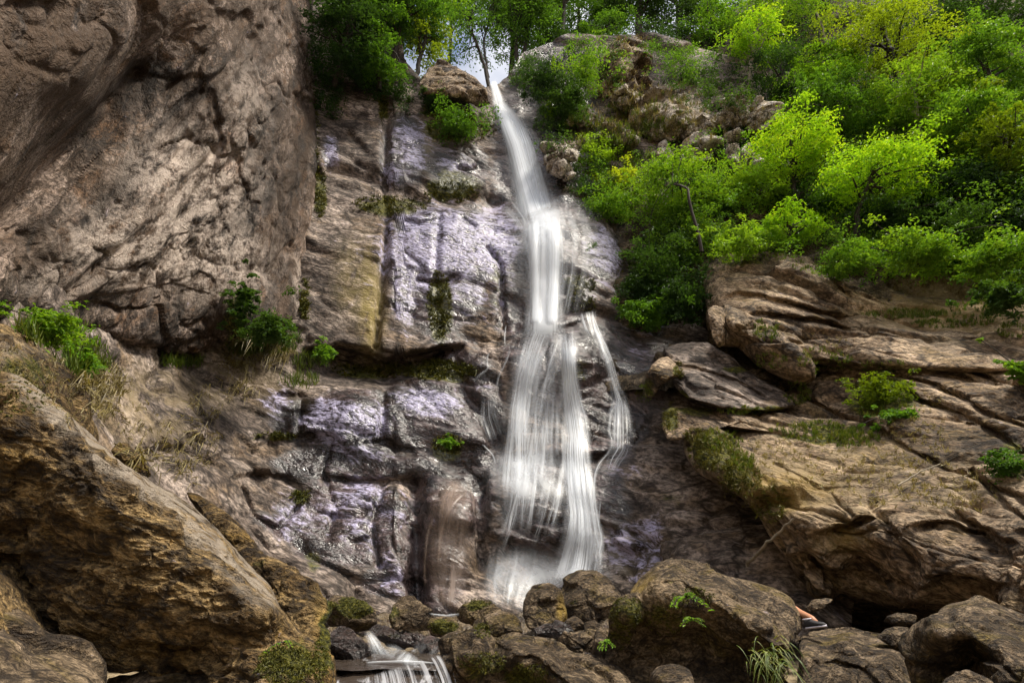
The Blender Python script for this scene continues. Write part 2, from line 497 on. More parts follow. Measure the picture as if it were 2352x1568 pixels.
# ------------------------------------------------------------------ rock materials
BED_LEFT = P(560, 60, 11.0) - P(40, 620, 6.5)
BED_FALL = P(1140, 500, 15.4) - P(780, 410, 15.6)
BED_RIGHT = P(2250, 1190, 7.0) - P(1650, 1000, 9.5)
M_LEFT = rock_material('overhang rock', (0.020, 0.013, 0.009), (0.115, 0.080, 0.056), (0.32, 0.245, 0.20), (0.20, 0.105, 0.05), BED_LEFT, 0.5, 1.4, 0.35, 0.9, stain_col=(0.070, 0.040, 0.020), stain_mix=0.85, bands=1.0, band_scale=1.1, band_stretch=0.09, dry_col=(0.52, 0.43, 0.36), dry_mix=0.8)
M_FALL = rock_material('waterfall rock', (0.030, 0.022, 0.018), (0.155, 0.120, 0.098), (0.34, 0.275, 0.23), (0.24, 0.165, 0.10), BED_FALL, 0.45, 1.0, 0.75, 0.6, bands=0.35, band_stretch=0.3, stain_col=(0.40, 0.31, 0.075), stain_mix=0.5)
M_RIGHT = rock_material('bedded rock', (0.045, 0.029, 0.018), (0.18, 0.122, 0.075), (0.36, 0.265, 0.175), (0.21, 0.14, 0.055), BED_RIGHT, 0.6, 1.2, 0.15, 0.7, bands=0.45, band_stretch=0.3)
M_SLAB = rock_material('coarse boulder rock', (0.016, 0.010, 0.005), (0.12, 0.073, 0.028), (0.32, 0.215, 0.095), (0.21, 0.125, 0.03), (1, 0.2, -0.25), 0.5, 2.2, 0.0, 1.0, dry_col=(0.36, 0.30, 0.235), dry_mix=0.9)
M_STREAM = rock_material('stream boulder rock', (0.018, 0.012, 0.007), (0.085, 0.058, 0.033), (0.22, 0.16, 0.10), (0.14, 0.10, 0.025), (1, 0.3, 0.1), 0.6, 2.6, 0.0, 0.8)
M_WETROCK = rock_material('wet stream rock', (0.03, 0.018, 0.014), (0.10, 0.066, 0.05), (0.20, 0.145, 0.11), (0.12, 0.07, 0.04), (1, 0.3, 0.1), 0.6, 3.0, 0.0, 0.8, 0.0, 0.9)
M_SOIL = rock_material('hillside soil', (0.015, 0.011, 0.006), (0.065, 0.045, 0.024), (0.20, 0.15, 0.095), (0.09, 0.065, 0.02), (1, 0, 0.2), 0.7, 1.2, 0.0, 0.9, dry_col=(0.40, 0.31, 0.19), dry_mix=0.8)
M_PALE = rock_material('pale crag rock', (0.09, 0.065, 0.04), (0.33, 0.27, 0.20), (0.58, 0.52, 0.45), (0.30, 0.21, 0.08), (1, 0, 0.3), 0.7, 1.6, 0.2, 0.9, tone=1.15)

# ------------------------------------------------------------------ ground, out to the horizon
def ground_height(x, y):
    sm = lambda v, a, b: np.clip((v - a) / (b - a), 0, 1) ** 2 * (3 - 2 * np.clip((v - a) / (b - a), 0, 1))
    z = 0.58 * sm(y, 3.2, 4.6) - 0.02 * np.minimum(np.maximum(-y, 0), 200) - 0.1
    z = z + sm(y, 17, 30) * 19.5
    z = z + np.minimum(np.maximum(x - 8.0, 0) * 0.55, 26) * (1 - 0.75 * sm(y, 17, 30)) * sm(y, -90, -20)
    z = z + np.minimum(np.maximum(-x - 8.5, 0) * 0.75, 26) * (1 - 0.75 * sm(y, 17, 30)) * sm(y, -90, -20)
    z = z + 22 * sm(-y, 12, 42) * (1 - 0.6 * np.exp(-(x / 6.0) ** 2))  # unseen hill behind the camera, added to block low sky light
    z = z + 60 * sm(np.hypot(x, y), 150, 700) * (0.6 + 0.4 * np.sin(x * 0.006) * np.cos(y * 0.007)) * (y < 900)
    return z
g = np.sinh(np.linspace(-5.2, 5.2, 190)) / math.sinh(5.2) * 1500
gx, gy = np.meshgrid(g, g + 8)
gz = ground_height(gx, gy) + 0.05 * fbm(np.stack([gx, gy, gx * 0], -1) * 1.7, 4, 11)
put('ground', mesh_from('ground', np.stack([gx, gy, gz], -1).reshape(-1, 3), grid_faces(190, 190)), M_SOIL, kind='structure', label='gravelly valley floor and banks around the stream, plus an added unseen hill behind the camera')

# ------------------------------------------------------------------ waterfall cliff (behind everything), with the slope at its left foot
fall_ctrl = [(-400,560,6.4),(-500,700,5.6),(-500,1000,5.0),(-500,1300,4.7),(-200,700,6.9),(-200,1000,6.0),(-200,1300,5.7),(100,680,8.0),(100,900,7.2),(100,1250,6.6),(150,700,8.7),(200,1100,7.2),(300,800,10.3),(300,1000,9.2),(430,850,11.7),(450,1050,10.4),(450,1250,9.6),(600,800,12.9),(600,950,12.2),
 (600,1150,11.2),(600,1330,10.4),(700,1400,10.1),(720,100,17.5),(720,200,17),(720,500,14.8),(720,780,13.2),(880,180,17.6),(880,500,15),(880,780,13.4),(800,870,13.1),(800,910,12.5),(800,1000,12.3),(800,1080,12.2),
 (800,1150,11.7),(850,1380,10.9),(960,160,17.6),(1050,160,17.4),(1050,250,17.2),(1050,330,17.1),(1050,440,16.1),(1050,490,15.3),(1050,780,13.7),(1050,880,13.2),(1050,1000,12.6),(1050,1100,12.2),
 (1040,1150,11.4),(1040,1250,11.0),(1050,1400,10.9),(1130,180,19.2),(1165,250,18.6),(1200,300,17.9),(1225,470,16.3),(1240,500,15.3),(1240,700,14.3),(1240,755,13.5),(1240,1000,12.7),(1240,1050,12.1),(1240,1340,11.3),
 (1400,250,18.6),(1400,400,16.9),(1400,500,15.6),(1400,700,14.4),(1400,800,13.5),(1400,1000,12.7),(1400,1050,12.1),(1400,1330,10.9),(1550,700,14.5),(1550,900,13.0),(1550,1100,11.7),
 (1600,1300,10.1),(1750,1400,8.9),(1700,1200,10.5),(1700,900,12.9),(1700,600,15.2),(1550,400,16.8),(1850,1000,12),(1850,1400,8.6),(1340,800,13.0),(1340,900,12.8)]
fall_ledges = [([(690,798),(780,800),(860,814),(885,826),(1000,802),(1070,785)], 1.1, 34),
 ([(600,888),(700,868),(780,872),(900,880),(1060,875)], -0.0, 30),
 ([(640,1012),(720,990),(790,1000)], 0.4, 34), ([(820,1022),(880,1004),(960,1034)], 0.35, 30), ([(520,1095),(620,1078),(700,1100)], 0.3, 26), ([(720,1082),(800,1096),(900,1092),(980,1110)], 0.3, 24), ([(600,925),(680,940),(760,930)], 0.15, 16), ([(800,945),(870,930),(900,950)], 0.18, 16), ([(700,1150),(780,1180),(850,1170)], 0.18, 20), ([(760,1260),(840,1230),(900,1250)], 0.2, 20),
 ([(1160,745),(1250,758),(1320,735),(1380,720)], 0.35, 30), ([(1130,1046),(1240,1040),(1340,1048),(1470,1035)], 0.5, 34),
 ([(560,1026),(640,1005),(690,990)], 0.3, 18), ([(940,196),(990,215),(1050,235),(1110,225)], 0.7, 34), ([(900,560),(960,600),(1010,660)], 0.18, 14),
 ([(890,470),(960,487),(1060,475),(1130,470)], -0.25, 26), ([(1090,780),(1150,768),(1200,775)], 0.3, 18), ([(1330,875),(1400,860),(1470,880)], 0.25, 16),
 ([(730,330),(800,300),(870,370)], 0.3, 26), ([(1310,900),(1400,930),(1500,930)], 0.2, 18)]
fall_grooves = [([(700,850),(780,842),(860,858)], 0.4, 24), ([(890,862),(960,846),(1050,846)], 0.4, 24), ([(760,1010),(740,1080),(770,1160),(750,1230)], 0.14, 7), ([(880,1110),(850,1200),(870,1300)], 0.16, 8), ([(690,900),(685,1000)], 0.12, 6), ([(760,398),(880,428),(960,462),(1060,470),(1130,468)], 0.55, 26), ([(885,240),(884,420),(886,560),(872,700),(862,800)], 0.35, 9),
 ([(960,640),(1010,650),(1050,635)], 0.2, 6), ([(1120,570),(1150,610),(1152,690),(1160,760)], 0.22, 6), ([(1060,505),(1090,520)], 0.2, 6), ([(895,500),(960,515),(1040,500)], 0.18, 6),
 ([(560,1120),(585,1180),(640,1210),(690,1150)], 0.16, 6), ([(1430,500),(1445,600),(1440,700)], 0.5, 26), ([(1010,480),(1000,600),(1010,760)], 0.12, 8), ([(1060,900),(1130,980),(1150,1040)], 0.4, 22),
 ([(950,1110),(955,1250),(960,1390)], 0.5, 22), ([(1100,1110),(1110,1300)], 0.35, 16), ([(640,905),(700,905)], 0.12, 6), ([(880,905),(875,1000)], 0.15, 8), ([(1290,780),(1300,900),(1310,1030)], 0.2, 12)]
fall_mask = dict(
 wet=[(1000,620,130,170,1),(1080,560,120,100,1),(930,350,70,110,.75),(1050,380,90,70,.9),(1250,500,140,500,1),(1380,590,70,90,.8),(800,960,190,75,1),(980,950,120,120,1),(800,1060,180,60,.9),(800,1200,170,130,.95),(650,1200,90,60,.7),
      (1050,1000,130,250,1),(1400,900,100,200,1),(1300,1200,160,200,1),(1000,1250,90,200,1),(760,350,25,60,.7),(1500,850,70,120,.8),(900,1330,80,60,.8)],
 moss=[(1050,290,90,35,1),(1010,250,50,30,.8),(900,470,90,28,.75),(1040,430,80,40,.8),(1010,700,35,90,.9),(1010,850,90,30,.85),(850,850,110,24,.6),(880,230,14,60,.8),(735,440,22,60,.7),(1320,650,50,30,.6),(1030,1030,40,30,.95),
       (690,1140,20,16,.6),(640,1000,60,10,.7),(1480,680,80,90,.8),(700,690,16,40,.7),(1550,1160,60,60,.35),(1340,850,40,60,.45),(1140,640,14,100,.5),(720,1290,30,40,.5)],
 stain=[(852,700,30,120,.9),(820,640,50,90,.45),(846,600,20,60,.6),(985,330,18,60,.5),(1290,1420,20,30,.6)],
 dry=[(330,930,120,100,.8),(620,880,80,50,.5),(480,880,100,60,.5),(1450,1250,90,60,.5)])
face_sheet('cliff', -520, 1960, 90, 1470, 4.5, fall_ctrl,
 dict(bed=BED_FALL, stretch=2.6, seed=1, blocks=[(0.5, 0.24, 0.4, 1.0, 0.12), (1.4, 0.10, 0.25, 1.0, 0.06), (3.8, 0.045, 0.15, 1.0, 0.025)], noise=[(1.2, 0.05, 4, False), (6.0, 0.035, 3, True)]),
 M_FALL, fall_ledges, fall_grooves, fall_mask, (BACK,), calm=[(1000,570,130,90,.85),(800,620,90,150,.75),(1080,650,110,100,.75),(1390,590,70,90,.8),(800,965,130,50,.65),(975,920,80,35,.6),(950,330,70,80,.6),(780,1200,120,90,.4),(620,940,60,60,.5),(560,1100,80,70,.6)], top=[(-520,420),(20,300),(640,-60),(905,-40),(930,140),(965,178),(1010,150),(1060,168),(1110,200),(1145,192),(1170,170),(1200,120),(1300,80),(1500,80),(1960,200)], painted_sheen=[(1000,570,150,110,1),(1130,560,70,90,1),(930,650,40,130,.7),(1080,640,110,110,.6),(950,330,55,75,.8),(900,400,30,40,.7),(1040,380,50,40,.6),(1390,580,60,85,.8),(1120,520,80,40,.9),(800,965,130,55,.95),(975,925,90,38,1),(760,930,60,30,.8),(800,1040,130,40,.6),(830,1170,130,90,.65),(680,1180,80,70,.5),(760,350,22,55,.7),(640,920,50,50,.7),(900,1320,40,60,.6),(1480,760,60,90,.4),(1270,360,40,40,.6),(1440,1080,50,60,.4),(1110,870,40,40,.4),(1460,1250,90,80,.75)], kind='structure', label='dark wet rock wall the waterfall runs down')

# ------------------------------------------------------------------ wooded hillside at upper right
hill_ctrl = [(1180,240,19.8),(1250,215,20.2),(1300,230,19.6),(1300,150,22),(1440,95,21.5),(1440,180,20),(1440,250,19.2),(1600,200,19.8),(1600,350,17.5),(1400,450,16.6),(1480,600,15.2),(1700,100,21),(1700,450,15.6),
 (1650,600,14),(1850,250,18.5),(1850,450,14.9),(1950,600,12.7),(2100,100,19),(2100,300,16),(2100,500,13.3),(2352,0,18.5),(2352,300,14),(2352,550,11.5),(2352,760,11.4),(2100,700,12.9),(2140,840,12.2),(2650,300,12),(2650,700,10.8),(1550,100,21.5),
 (1300,300,18.6),(1300,400,17.2),(1560,760,14.0),(1560,840,13.2),(2000,-120,22),(2650,-120,16)]
face_sheet('hillside', 1290, 2700, 60, 900, 6.5, hill_ctrl,
 dict(bed=(1, 0, 0.2), stretch=1.5, seed=2, blocks=[(0.5, 0.5, 0.5, 1.0, 0.08), (1.6, 0.22, 0.3, 1.0, 0.05), (4.0, 0.08, 0.2, 1.0, 0.02)], noise=[(1.0, 0.2, 4, False), (5.0, 0.08, 4, True)]),
 M_SOIL, [([(1340,262),(1450,255),(1560,285),(1640,270)], 0.8, 26), ([(1460,300),(1560,310),(1650,320)], 0.5, 24), ([(1390,150),(1440,118),(1500,135)], 0.5, 22)], (),
 dict(dry=[(1500,210,130,70,.9),(1420,270,90,60,.8),(1440,105,60,30,.6),(2200,690,160,50,.7)], moss=[(1400,330,90,70,.6),(1420,480,80,80,.5)], stain=[(2180,660,140,40,.35),(1480,200,100,70,.4)]),
 (HILL,), top=[(1290,140),(1380,106),(1440,92),(1500,104),(1580,84),(1660,40),(1750,-20),(1900,-120),(2200,-240),(2700,-260)], kind='structure', label='steep earthy hillside under the trees')

# pale crags breaking out of the hillside
def crag(out, Y, label, seed, N=110, K=26, mat=None, **kw):
    Y = Y - 1.1; O = np.array(out, float); c = O.mean(0); rx, ry = np.ptp(O[:, 0]) / 2, np.ptp(O[:, 1]) / 2
    m = metres_per_px(c[0], c[1], Y) * max(rx, ry)
    ctrl = [(c[0], c[1], Y - 0.55 * m), (c[0], c[1] - ry * .8, Y - 0.05 * m), (c[0], c[1] + ry * .8, Y - 0.35 * m), (c[0] - rx * .8, c[1], Y - 0.2 * m), (c[0] + rx * .8, c[1], Y - 0.2 * m)]
    ctrl = kw.pop('ctrl', ctrl)
    return rock('crag', out, ctrl, dict(bed=(1, 0, 0.3), stretch=1.3, seed=seed, blocks=[(0.9, 0.50, 0.2, 1.3, 0.10), (2.2, 0.24, 0.15, 1.2, 0.06), (5.0, 0.09, 0.1, 1, 0.03)], noise=[(4.0, 0.06, 3, True)]), mat or M_PALE, T=0.25 * m, pw=6, back=1.5, N=N, K=K, label=label, cat='rock', group='pale crags on the hillside', **kw)
crag([(1640,275),(1660,240),(1678,222),(1695,240),(1702,275),(1690,295),(1655,300)], 18.6, 'pale pointed crag standing clear of the dry brush on the hillside', 21)
crag([(1370,230),(1380,130),(1400,100),(1450,86),(1490,100),(1500,150),(1490,220),(1430,245)], 20.2, 'tall brown crag at the skyline right of the waterfall top', 22, 140, 34, M_RIGHT)
crag([(1440,290),(1450,235),(1500,205),(1540,212),(1600,225),(1650,270),(1640,310),(1580,322),(1500,325)], 19.0, 'broad ochre crag covered in dry tufts, in the middle of the slope', 23, 150, 36, M_PALE, mk=dict(dry=[(1540,240,80,40,.7)]))
crag([(1480,420),(1490,380),(1510,330),(1530,318),(1545,360),(1535,400),(1510,425)], 18.0, 'pale narrow crag low on the slope above the bent bare stem', 24)
crag([(1560,370),(1575,330),(1620,310),(1650,330),(1640,370),(1600,390)], 17.4, 'pale rounded crag beside the narrow one, under the ochre crag', 25)
crag([(1690,390),(1695,350),(1720,330),(1740,355),(1735,400),(1710,410)], 16.6, 'small pale crag half behind the bright maple', 26)
crag([(1370,310),(1380,295),(1430,300),(1470,320),(1460,335),(1400,328)], 18.4, 'low grey ledge of rock in grass near the top of the fall', 27)
crag([(1235,360),(1240,330),(1300,315),(1345,325),(1340,350),(1310,375),(1310,405),(1270,405)], 17.3, 'pinkish rock shoulder right beside the upper fall', 28, 120, 30, M_PALE)

crag([(1395,228),(1410,205),(1440,196),(1470,212),(1465,236),(1430,246)], 19.0, 'whitish crag low on the left side of the tall brown crag', 29)
crag([(1500,300),(1515,262),(1545,250),(1560,275),(1550,312),(1520,322)], 18.6, 'whitish block of rock in front of the broad ochre crag', 30)
crag([(1575,318),(1600,282),(1630,290),(1640,320),(1610,340),(1585,336)], 18.4, 'pale broken crag under the right end of the broad ochre crag', 31)
crag([(1655,335),(1668,305),(1700,300),(1720,318),(1700,345),(1670,350)], 18.0, 'pale low crag below the pointed one', 32)
crag([(1700,275),(1716,245),(1760,240),(1790,262),(1770,290),(1725,292)], 18.2, 'pinkish crag on the slope right of the pointed one', 33)
crag([(1300,275),(1316,255),(1350,250),(1372,268),(1350,290),(1316,292)], 18.9, 'brownish crag in the dry grass right of the upper fall', 34)

# ------------------------------------------------------------------ overhanging wall on the left
SEAMS = [[(660,110),(560,255),(430,420),(260,580),(120,690)], [(692,230),(645,410),(565,590),(470,735)], [(600,70),(470,205),(350,325)], [(672,170),(595,335),(485,515),(350,690)],
 [(702,420),(672,560),(622,710)], [(640,60),(520,215),(400,365)], [(712,120),(700,280),(668,450),(610,620)], [(560,40),(440,150),(370,220)]]
left_out = [(-620,-420),(760,-420),(735,-120),(722,0),(716,80),(720,200),(728,300),(732,380),(722,460),(708,560),(698,640),(690,700),(684,742),(640,748),(590,762),(540,776),(490,800),(440,822),(395,812),(340,800),(280,788),(210,770),(130,752),(60,745),(0,738),(-620,690)]
left_ctrl = [(740,-300,17.0),(722,0,16.6),(718,200,16.2),(726,400,15.2),(703,600,14.0),(688,738,12.9),(660,200,13.9),(660,400,13.7),(655,600,13.1),(600,0,11.8),(610,200,12.2),(610,400,12.4),(600,600,12.3),(590,750,11.9),(450,800,11.4),(450,600,11.0),(450,400,10.6),(470,250,10.2),
 (330,780,10.2),(300,600,9.6),(300,430,9.1),(150,740,8.6),(150,620,8.2),(0,720,7.0),(0,660,6.6),(-200,700,5.6),(-600,680,3.6),
 (-10,420,5.5),(0,300,5.0),(0,0,4.4),(200,180,6.3),(200,40,5.9),(280,60,6.7),(60,520,7.0),(150,420,7.9),(260,320,8.7),(340,200,9.1),(400,100,9.3),(480,60,9.7),(500,-60,9.6),(560,30,11.0),(-300,300,3.4),(-300,0,3.0),(-600,-400,2.2),(300,-400,5.6),(600,-400,9.8),(-200,560,4.6)]
rock('cliff', left_out, left_ctrl,
 dict(bed=BED_LEFT, stretch=2.2, stretch2=1.2, seed=3, blocks=[(0.45, 0.16, 0.5, 1.0, 0.10), (1.1, 0.09, 0.12, 1.0, 0.05), (2.6, 0.06, 0.08, 1.0, 0.03), (6.0, 0.028, 0.05, 1.0, 0.01)], noise=[(5.0, 0.02, 3, True)]),
 M_LEFT, T=0.5, pw=16, back=5.0, N=960, K=250, centre=(440, 530), rnd=0, sharp=14.0, calm=along([(310,330),(215,420),(190,560)],55,55,.8,10),
 ledges=[([(-300,720),(-100,570),(0,476),(110,350),(215,250),(285,165),(312,100),(335,30)], 0.9, 60), ([(-60,640),(0,590),(90,500),(170,415),(235,345),(290,290)], 0.25, 60), ([(330,300),(420,215),(520,160),(620,120)], 0.3, 40), ([(100,700),(240,668),(400,655),(520,690)], 0.25, 36),
         ([(0,96),(60,90),(95,98)], 0.35, 18), ([(180,70),(240,30),(260,-30)], 0.35, 24), ([(60,300),(110,240),(180,215)], 0.25, 24), ([(380,820),(450,770),(560,760)], 0.3, 24)],
 grooves=[(s_, 0.15, 11) for s_ in SEAMS] + [([(-60,560),(20,480),(130,362),(235,262),(305,170)], 0.5, 34), ([(560,90),(590,240),(590,420),(540,600)], 0.22, 26), ([(655,120),(672,300),(655,480),(620,640)], 0.3, 22), ([(610,150),(630,320),(610,480)], 0.18, 14), ([(480,220),(500,330),(480,420)], 0.15, 12), ([(700,120),(705,300),(690,480)], 0.25, 16)],
 mk=dict(moss=[(735,250,10,260,.55),(540,730,40,60,.7),(80,740,90,20,.5)], stain=[(80,120,260,190,1),(-100,350,220,260,1),(470,40,260,90,.9),(60,570,120,70,.55),(190,400,120,50,.5),(660,260,40,200,.6),(300,645,50,36,1),(475,662,60,34,1),(640,560,30,90,.5)] + [q_ for k_, s_ in enumerate(SEAMS) for q_ in along([(x_ + 16, y_ + 8) for x_, y_ in s_], 13 + 5 * (k_ % 3), 22, 0.75 - 0.1 * (k_ % 2), 22)],
  dry=[(440,420,140,130,1.35),(330,560,180,95,1.3),(500,600,120,90,1.2),(150,650,120,50,.5),(690,680,22,90,1),(560,250,60,120,.6)]),
 kind='structure', label='huge overhanging rock wall on the left, streaked grey and rust')

# rubble under the overhang
def boulder(name, out, Y, label, seed, group, mat=M_STREAM, bulge=0.45, top=0.3, N=120, K=34, ctrl=None, T=None, pw=5, amp=1.0, cat='boulder', **kw):
    O = np.array(out, float); c = (O.max(0) + O.min(0)) / 2; rx, ry = np.ptp(O[:, 0]) / 2, np.ptp(O[:, 1]) / 2
    mp = metres_per_px(c[0], c[1], Y); m = mp * min(rx, ry)
    if False:
        ctrl = [(c[0], c[1] - ry * .9, Y + top * m), (c[0], c[1] - ry * .15, Y - bulge * m), (c[0], c[1] + ry * .9, Y - bulge * m * .8), (c[0] - rx * .9, c[1], Y + .15 * m), (c[0] + rx * .9, c[1], Y + .15 * m)]
    depth = None
    if ctrl is None:                 # angular stone: the front is the hull of planes that touch a dome
        rr_ = np.random.default_rng(seed * 7 + 1)
        pl = [(0.05, -0.62), (rr_.uniform(-.3, .3), 0.15)] + [(rr_.uniform(-.85, .85), rr_.uniform(-.85, .85)) for _ in range(4)]
        Bm = (bulge + 0.45) * m
        ti = top * m
        def depth(X, Yp, pl=pl, c=c, rx=rx, ry=ry, Bm=Bm, ti=ti):
            u, v = (X - c[0]) / rx, (Yp - c[1]) / ry
            d = np.max(np.stack([-(1 - 2 * (u * a_ + v * b_) + a_ * a_ + b_ * b_) for a_, b_ in pl], 0), 0)
            return Y + Bm * np.maximum(d, -1) - ti * v
    s = 1.0 / max(0.12, mp * max(rx, ry))
    conf = dict(bed=(1, 0.2, -0.1), stretch=1.3, seed=seed, blocks=[(1.0 * s, 0.10 * amp / s, 0.15 / s, 1.2, 0.01 / s), (2.4 * s, 0.06 * amp / s, 0.1 / s, 1, 0.008 / s)], noise=[(5.0 * s, 0.018 * amp / s, 4, True), (16 * s, 0.008 * amp / s, 3, False)])
    conf.update(kw.pop('conf', {}))
    return rock(name, out, ctrl, conf, mat, T=(0.16 * m if T is None else T), pw=pw, depth=depth, back=kw.pop('back', 1.3 * m), N=N, K=K, label=label, cat=cat, group=group, **kw)

# ------------------------------------------------------------------ bedded outcrop on the right
right_conf = dict(bed=BED_RIGHT, stretch=2.0, stretch2=0.9, seed=4, blocks=[(0.5, 0.26, 0.15, 1.0, 0.14), (1.3, 0.13, 0.12, 1.0, 0.07), (3.6, 0.055, 0.08, 1.0, 0.03), (8.0, 0.02, 0.05, 1.0, 0.01)], noise=[(1.2, 0.06, 4, False), (7.0, 0.015, 3, True)])
rock('outcrop', [(1612,640),(1622,604),(1660,584),(1750,576),(1830,584),(1900,602),(1985,640),(2100,680),(2230,690),(2352,700),(2700,700),(2700,860),(2300,860),(2000,850),(1850,830),(1760,805),(1690,790),(1640,792),(1622,740)],
 [(1620,600,13.2),(1625,780,12.6),(1700,590,12.8),(1700,760,11.9),(1850,590,12.6),(1850,720,11.4),(1850,800,11.0),(2000,650,12.2),(2000,800,10.6),(2200,700,11.3),(2200,800,9.8),(2352,710,10.2),(2352,840,9.0),(2700,720,8.6),(2700,840,7.6)],
 dict(right_conf, seed=41), M_RIGHT, T=0.7, pw=10, back=2.5, N=320, K=70, centre=(1980,745), calm=[(2150,830,80,60,.95)],
 ledges=[([(1640,690),(1700,668),(1780,680),(1900,715),(2000,722)], 0.5, 22), ([(1690,725),(1760,715),(1850,735),(1990,748)], 0.5, 24), ([(1660,655),(1740,652),(1830,662)], 0.18, 14), ([(1880,620),(1930,660),(1990,700)], 0.3, 20)],
 mk=dict(dry=[(1780,640,130,50,.5),(2150,720,200,60,.6)], stain=[(2200,710,200,50,.4)], moss=[(1700,590,90,10,.7)]), maps=(HILL,), kind='structure', label='pale brown bank of layered rock below the trees on the right')
rock('outcrop', [(1560,1020),(1572,988),(1600,972),(1690,988),(1760,960),(1800,905),(1830,860),(1880,830),(1990,745),(2080,738),(2200,745),(2352,772),(2700,790),(2700,1520),(2352,1510),(2240,1495),(2120,1480),(2000,1470),(1900,1450),(1862,1400),(1833,1345),(1800,1285),(1766,1226),(1732,1166),(1690,1130),(1640,1105),(1600,1085),(1572,1050)],
 [(1570,1000,10.0),(1600,990,9.7),(1600,1060,9.3),(1700,1000,10.0),(1720,1110,8.6),(1780,1190,8.0),(1850,1180,7.7),(1840,1330,8.0),(1900,1380,8.1),(1950,1300,7.9),(2050,1215,6.9),(2050,1300,7.2),(2100,1395,7.2),(2352,1440,6.0),(1930,1440,9.4),(2000,1455,9.4),(2120,1465,8.8),(2240,1480,8.0),(2352,1498,7.2),(2352,1300,5.8),(2352,1200,6.2),
  (1800,980,10.6),(1900,1000,10.0),(1900,1100,8.6),(2000,1100,8.3),(2200,1000,8.5),(2352,1000,7.6),(2352,1120,6.8),(2352,790,9.2),(2100,850,10.1),(1960,800,11.2),(1850,900,11.3),(2100,760,10.8),(2200,1180,6.9),(2200,1330,6.4),(2700,800,7.2),(2700,1100,5.6),(2700,1500,4.6),(2200,760,10.2)],
 dict(right_conf, seed=42), M_RIGHT, T=1.0, pw=12, back=3.0, N=760, K=190, centre=(2050,1100), calm=[(2150,830,80,70,.95),(1850,1040,240,60,.75),(2080,1110,220,70,.75),(2200,1000,140,60,.6),(2300,1150,90,60,.6),(2250,880,120,60,.5)],
 ledges=[([(1830,905),(1900,930),(2000,985),(2100,1010)], 0.25, 18), ([(1850,1232),(1940,1205),(2030,1180),(2060,1230),(2050,1280)], 0.35, 30), ([(2060,1205),(2150,1195),(2260,1225),(2352,1300)], 0.3, 20), ([(2180,1160),(2260,1215),(2352,1262)], 0.45, 20),
         ([(2090,1320),(2200,1330),(2352,1345)], 0.25, 22), ([(2050,900),(2130,925),(2230,980),(2352,1010)], 0.25, 16), ([(2100,810),(2200,850),(2352,900)], 0.25, 16), ([(1900,880),(2000,890),(2080,900)], 0.35, 20), ([(1780,1290),(1850,1270),(1930,1320),(2000,1345)], 0.5, 40), ([(1840,1360),(1880,1390),(2000,1402),(2120,1408),(2240,1428),(2352,1452),(2500,1470)], 0.9, 60), ([(2180,760),(2260,780),(2352,800)], 0.35, 16)],
 grooves=[([(1600,985),(1700,1000),(1850,1030)], 0.12, 8), ([(1850,915),(1940,950),(2060,1020),(2200,1085),(2352,1150)], 0.22, 6), ([(2050,880),(2120,925),(2230,965),(2352,1040)], 0.22, 6), ([(1950,800),(2060,860),(2150,890),(2260,950),(2352,985)], 0.2, 6), ([(2150,800),(2250,850),(2352,895)], 0.2, 6), ([(1700,1010),(1800,1070),(1900,1120),(1960,1190)], 0.12, 5), ([(2230,1080),(2300,1150),(2352,1190)], 0.2, 6)],
 mk=dict(dry=[(1850,1060,240,70,.9),(2050,1120,220,70,.9),(1760,1020,90,30,.8),(2180,1100,120,60,.6)], moss=[(1640,1030,60,50,.9),(1700,1090,50,50,.7),(2020,910,100,70,.8),(1890,1000,120,30,.7),(2330,1060,60,60,.6),(1780,1150,50,40,.5)], stain=[(1800,1120,120,60,.5),(1930,1240,60,40,.4)]),
 maps=(HILL,), kind='structure', label='great brown outcrop on the right with dry grass on its sloping top and a dark undercut front')
rock('outcrop', [(1524,800),(1560,788),(1625,782),(1668,810),(1700,845),(1760,880),(1806,902),(1832,932),(1760,946),(1660,940),(1575,915),(1552,880),(1535,850)],
 [(1530,800,12.3),(1620,785,12.5),(1700,850,11.9),(1800,905,11.3),(1820,935,10.8),(1660,935,10.6),(1580,905,11.0),(1550,860,11.6),(1680,890,11.2)],
 dict(right_conf, seed=43, blocks=[(0.7, 0.10, 0.4, 1.0, 0.05), (2.2, 0.05, 0.25, 1, 0.03)]), M_FALL, T=0.35, pw=14, back=1.6, N=220, K=56, centre=(1670,875),
 grooves=[([(1530,838),(1600,850),(1690,880),(1760,915)], 0.14, 5), ([(1620,790),(1680,850)], 0.1, 5)], mk=dict(moss=[(1760,940,60,10,.8),(1690,850,50,10,.7),(1560,910,30,20,.8)], wet=[(1700,910,100,30,.35)]), maps=(HILL,), kind='structure', label='grey sloping slab between the dark block and the great outcrop')
rock('outcrop', [(1520,985),(1522,950),(1545,925),(1600,930),(1690,945),(1760,950),(1850,965),(1920,985),(1995,1008),(1960,1022),(1880,1010),(1800,1000),(1700,985),(1640,975),(1590,985),(1560,1010),(1535,1012)],
 [(1530,960,11.0),(1560,1000,10.5),(1640,940,11.0),(1640,975,10.5),(1760,955,10.9),(1760,990,10.3),(1900,985,10.4),(1900,1010,10.0),(1990,1010,9.8)],
 dict(right_conf, seed=44, blocks=[(1.5, 0.10, 0.3, 1.0, 0.05)]), M_RIGHT, T=0.3, pw=6, back=1.2, N=200, K=30, centre=(1700,968), mk=dict(moss=[(1600,940,60,16,.7),(1540,960,20,40,.8)], dry=[(1800,985,100,20,.6)]), maps=(HILL,), kind='structure', label='thin lower bed of rock under the grey slab')
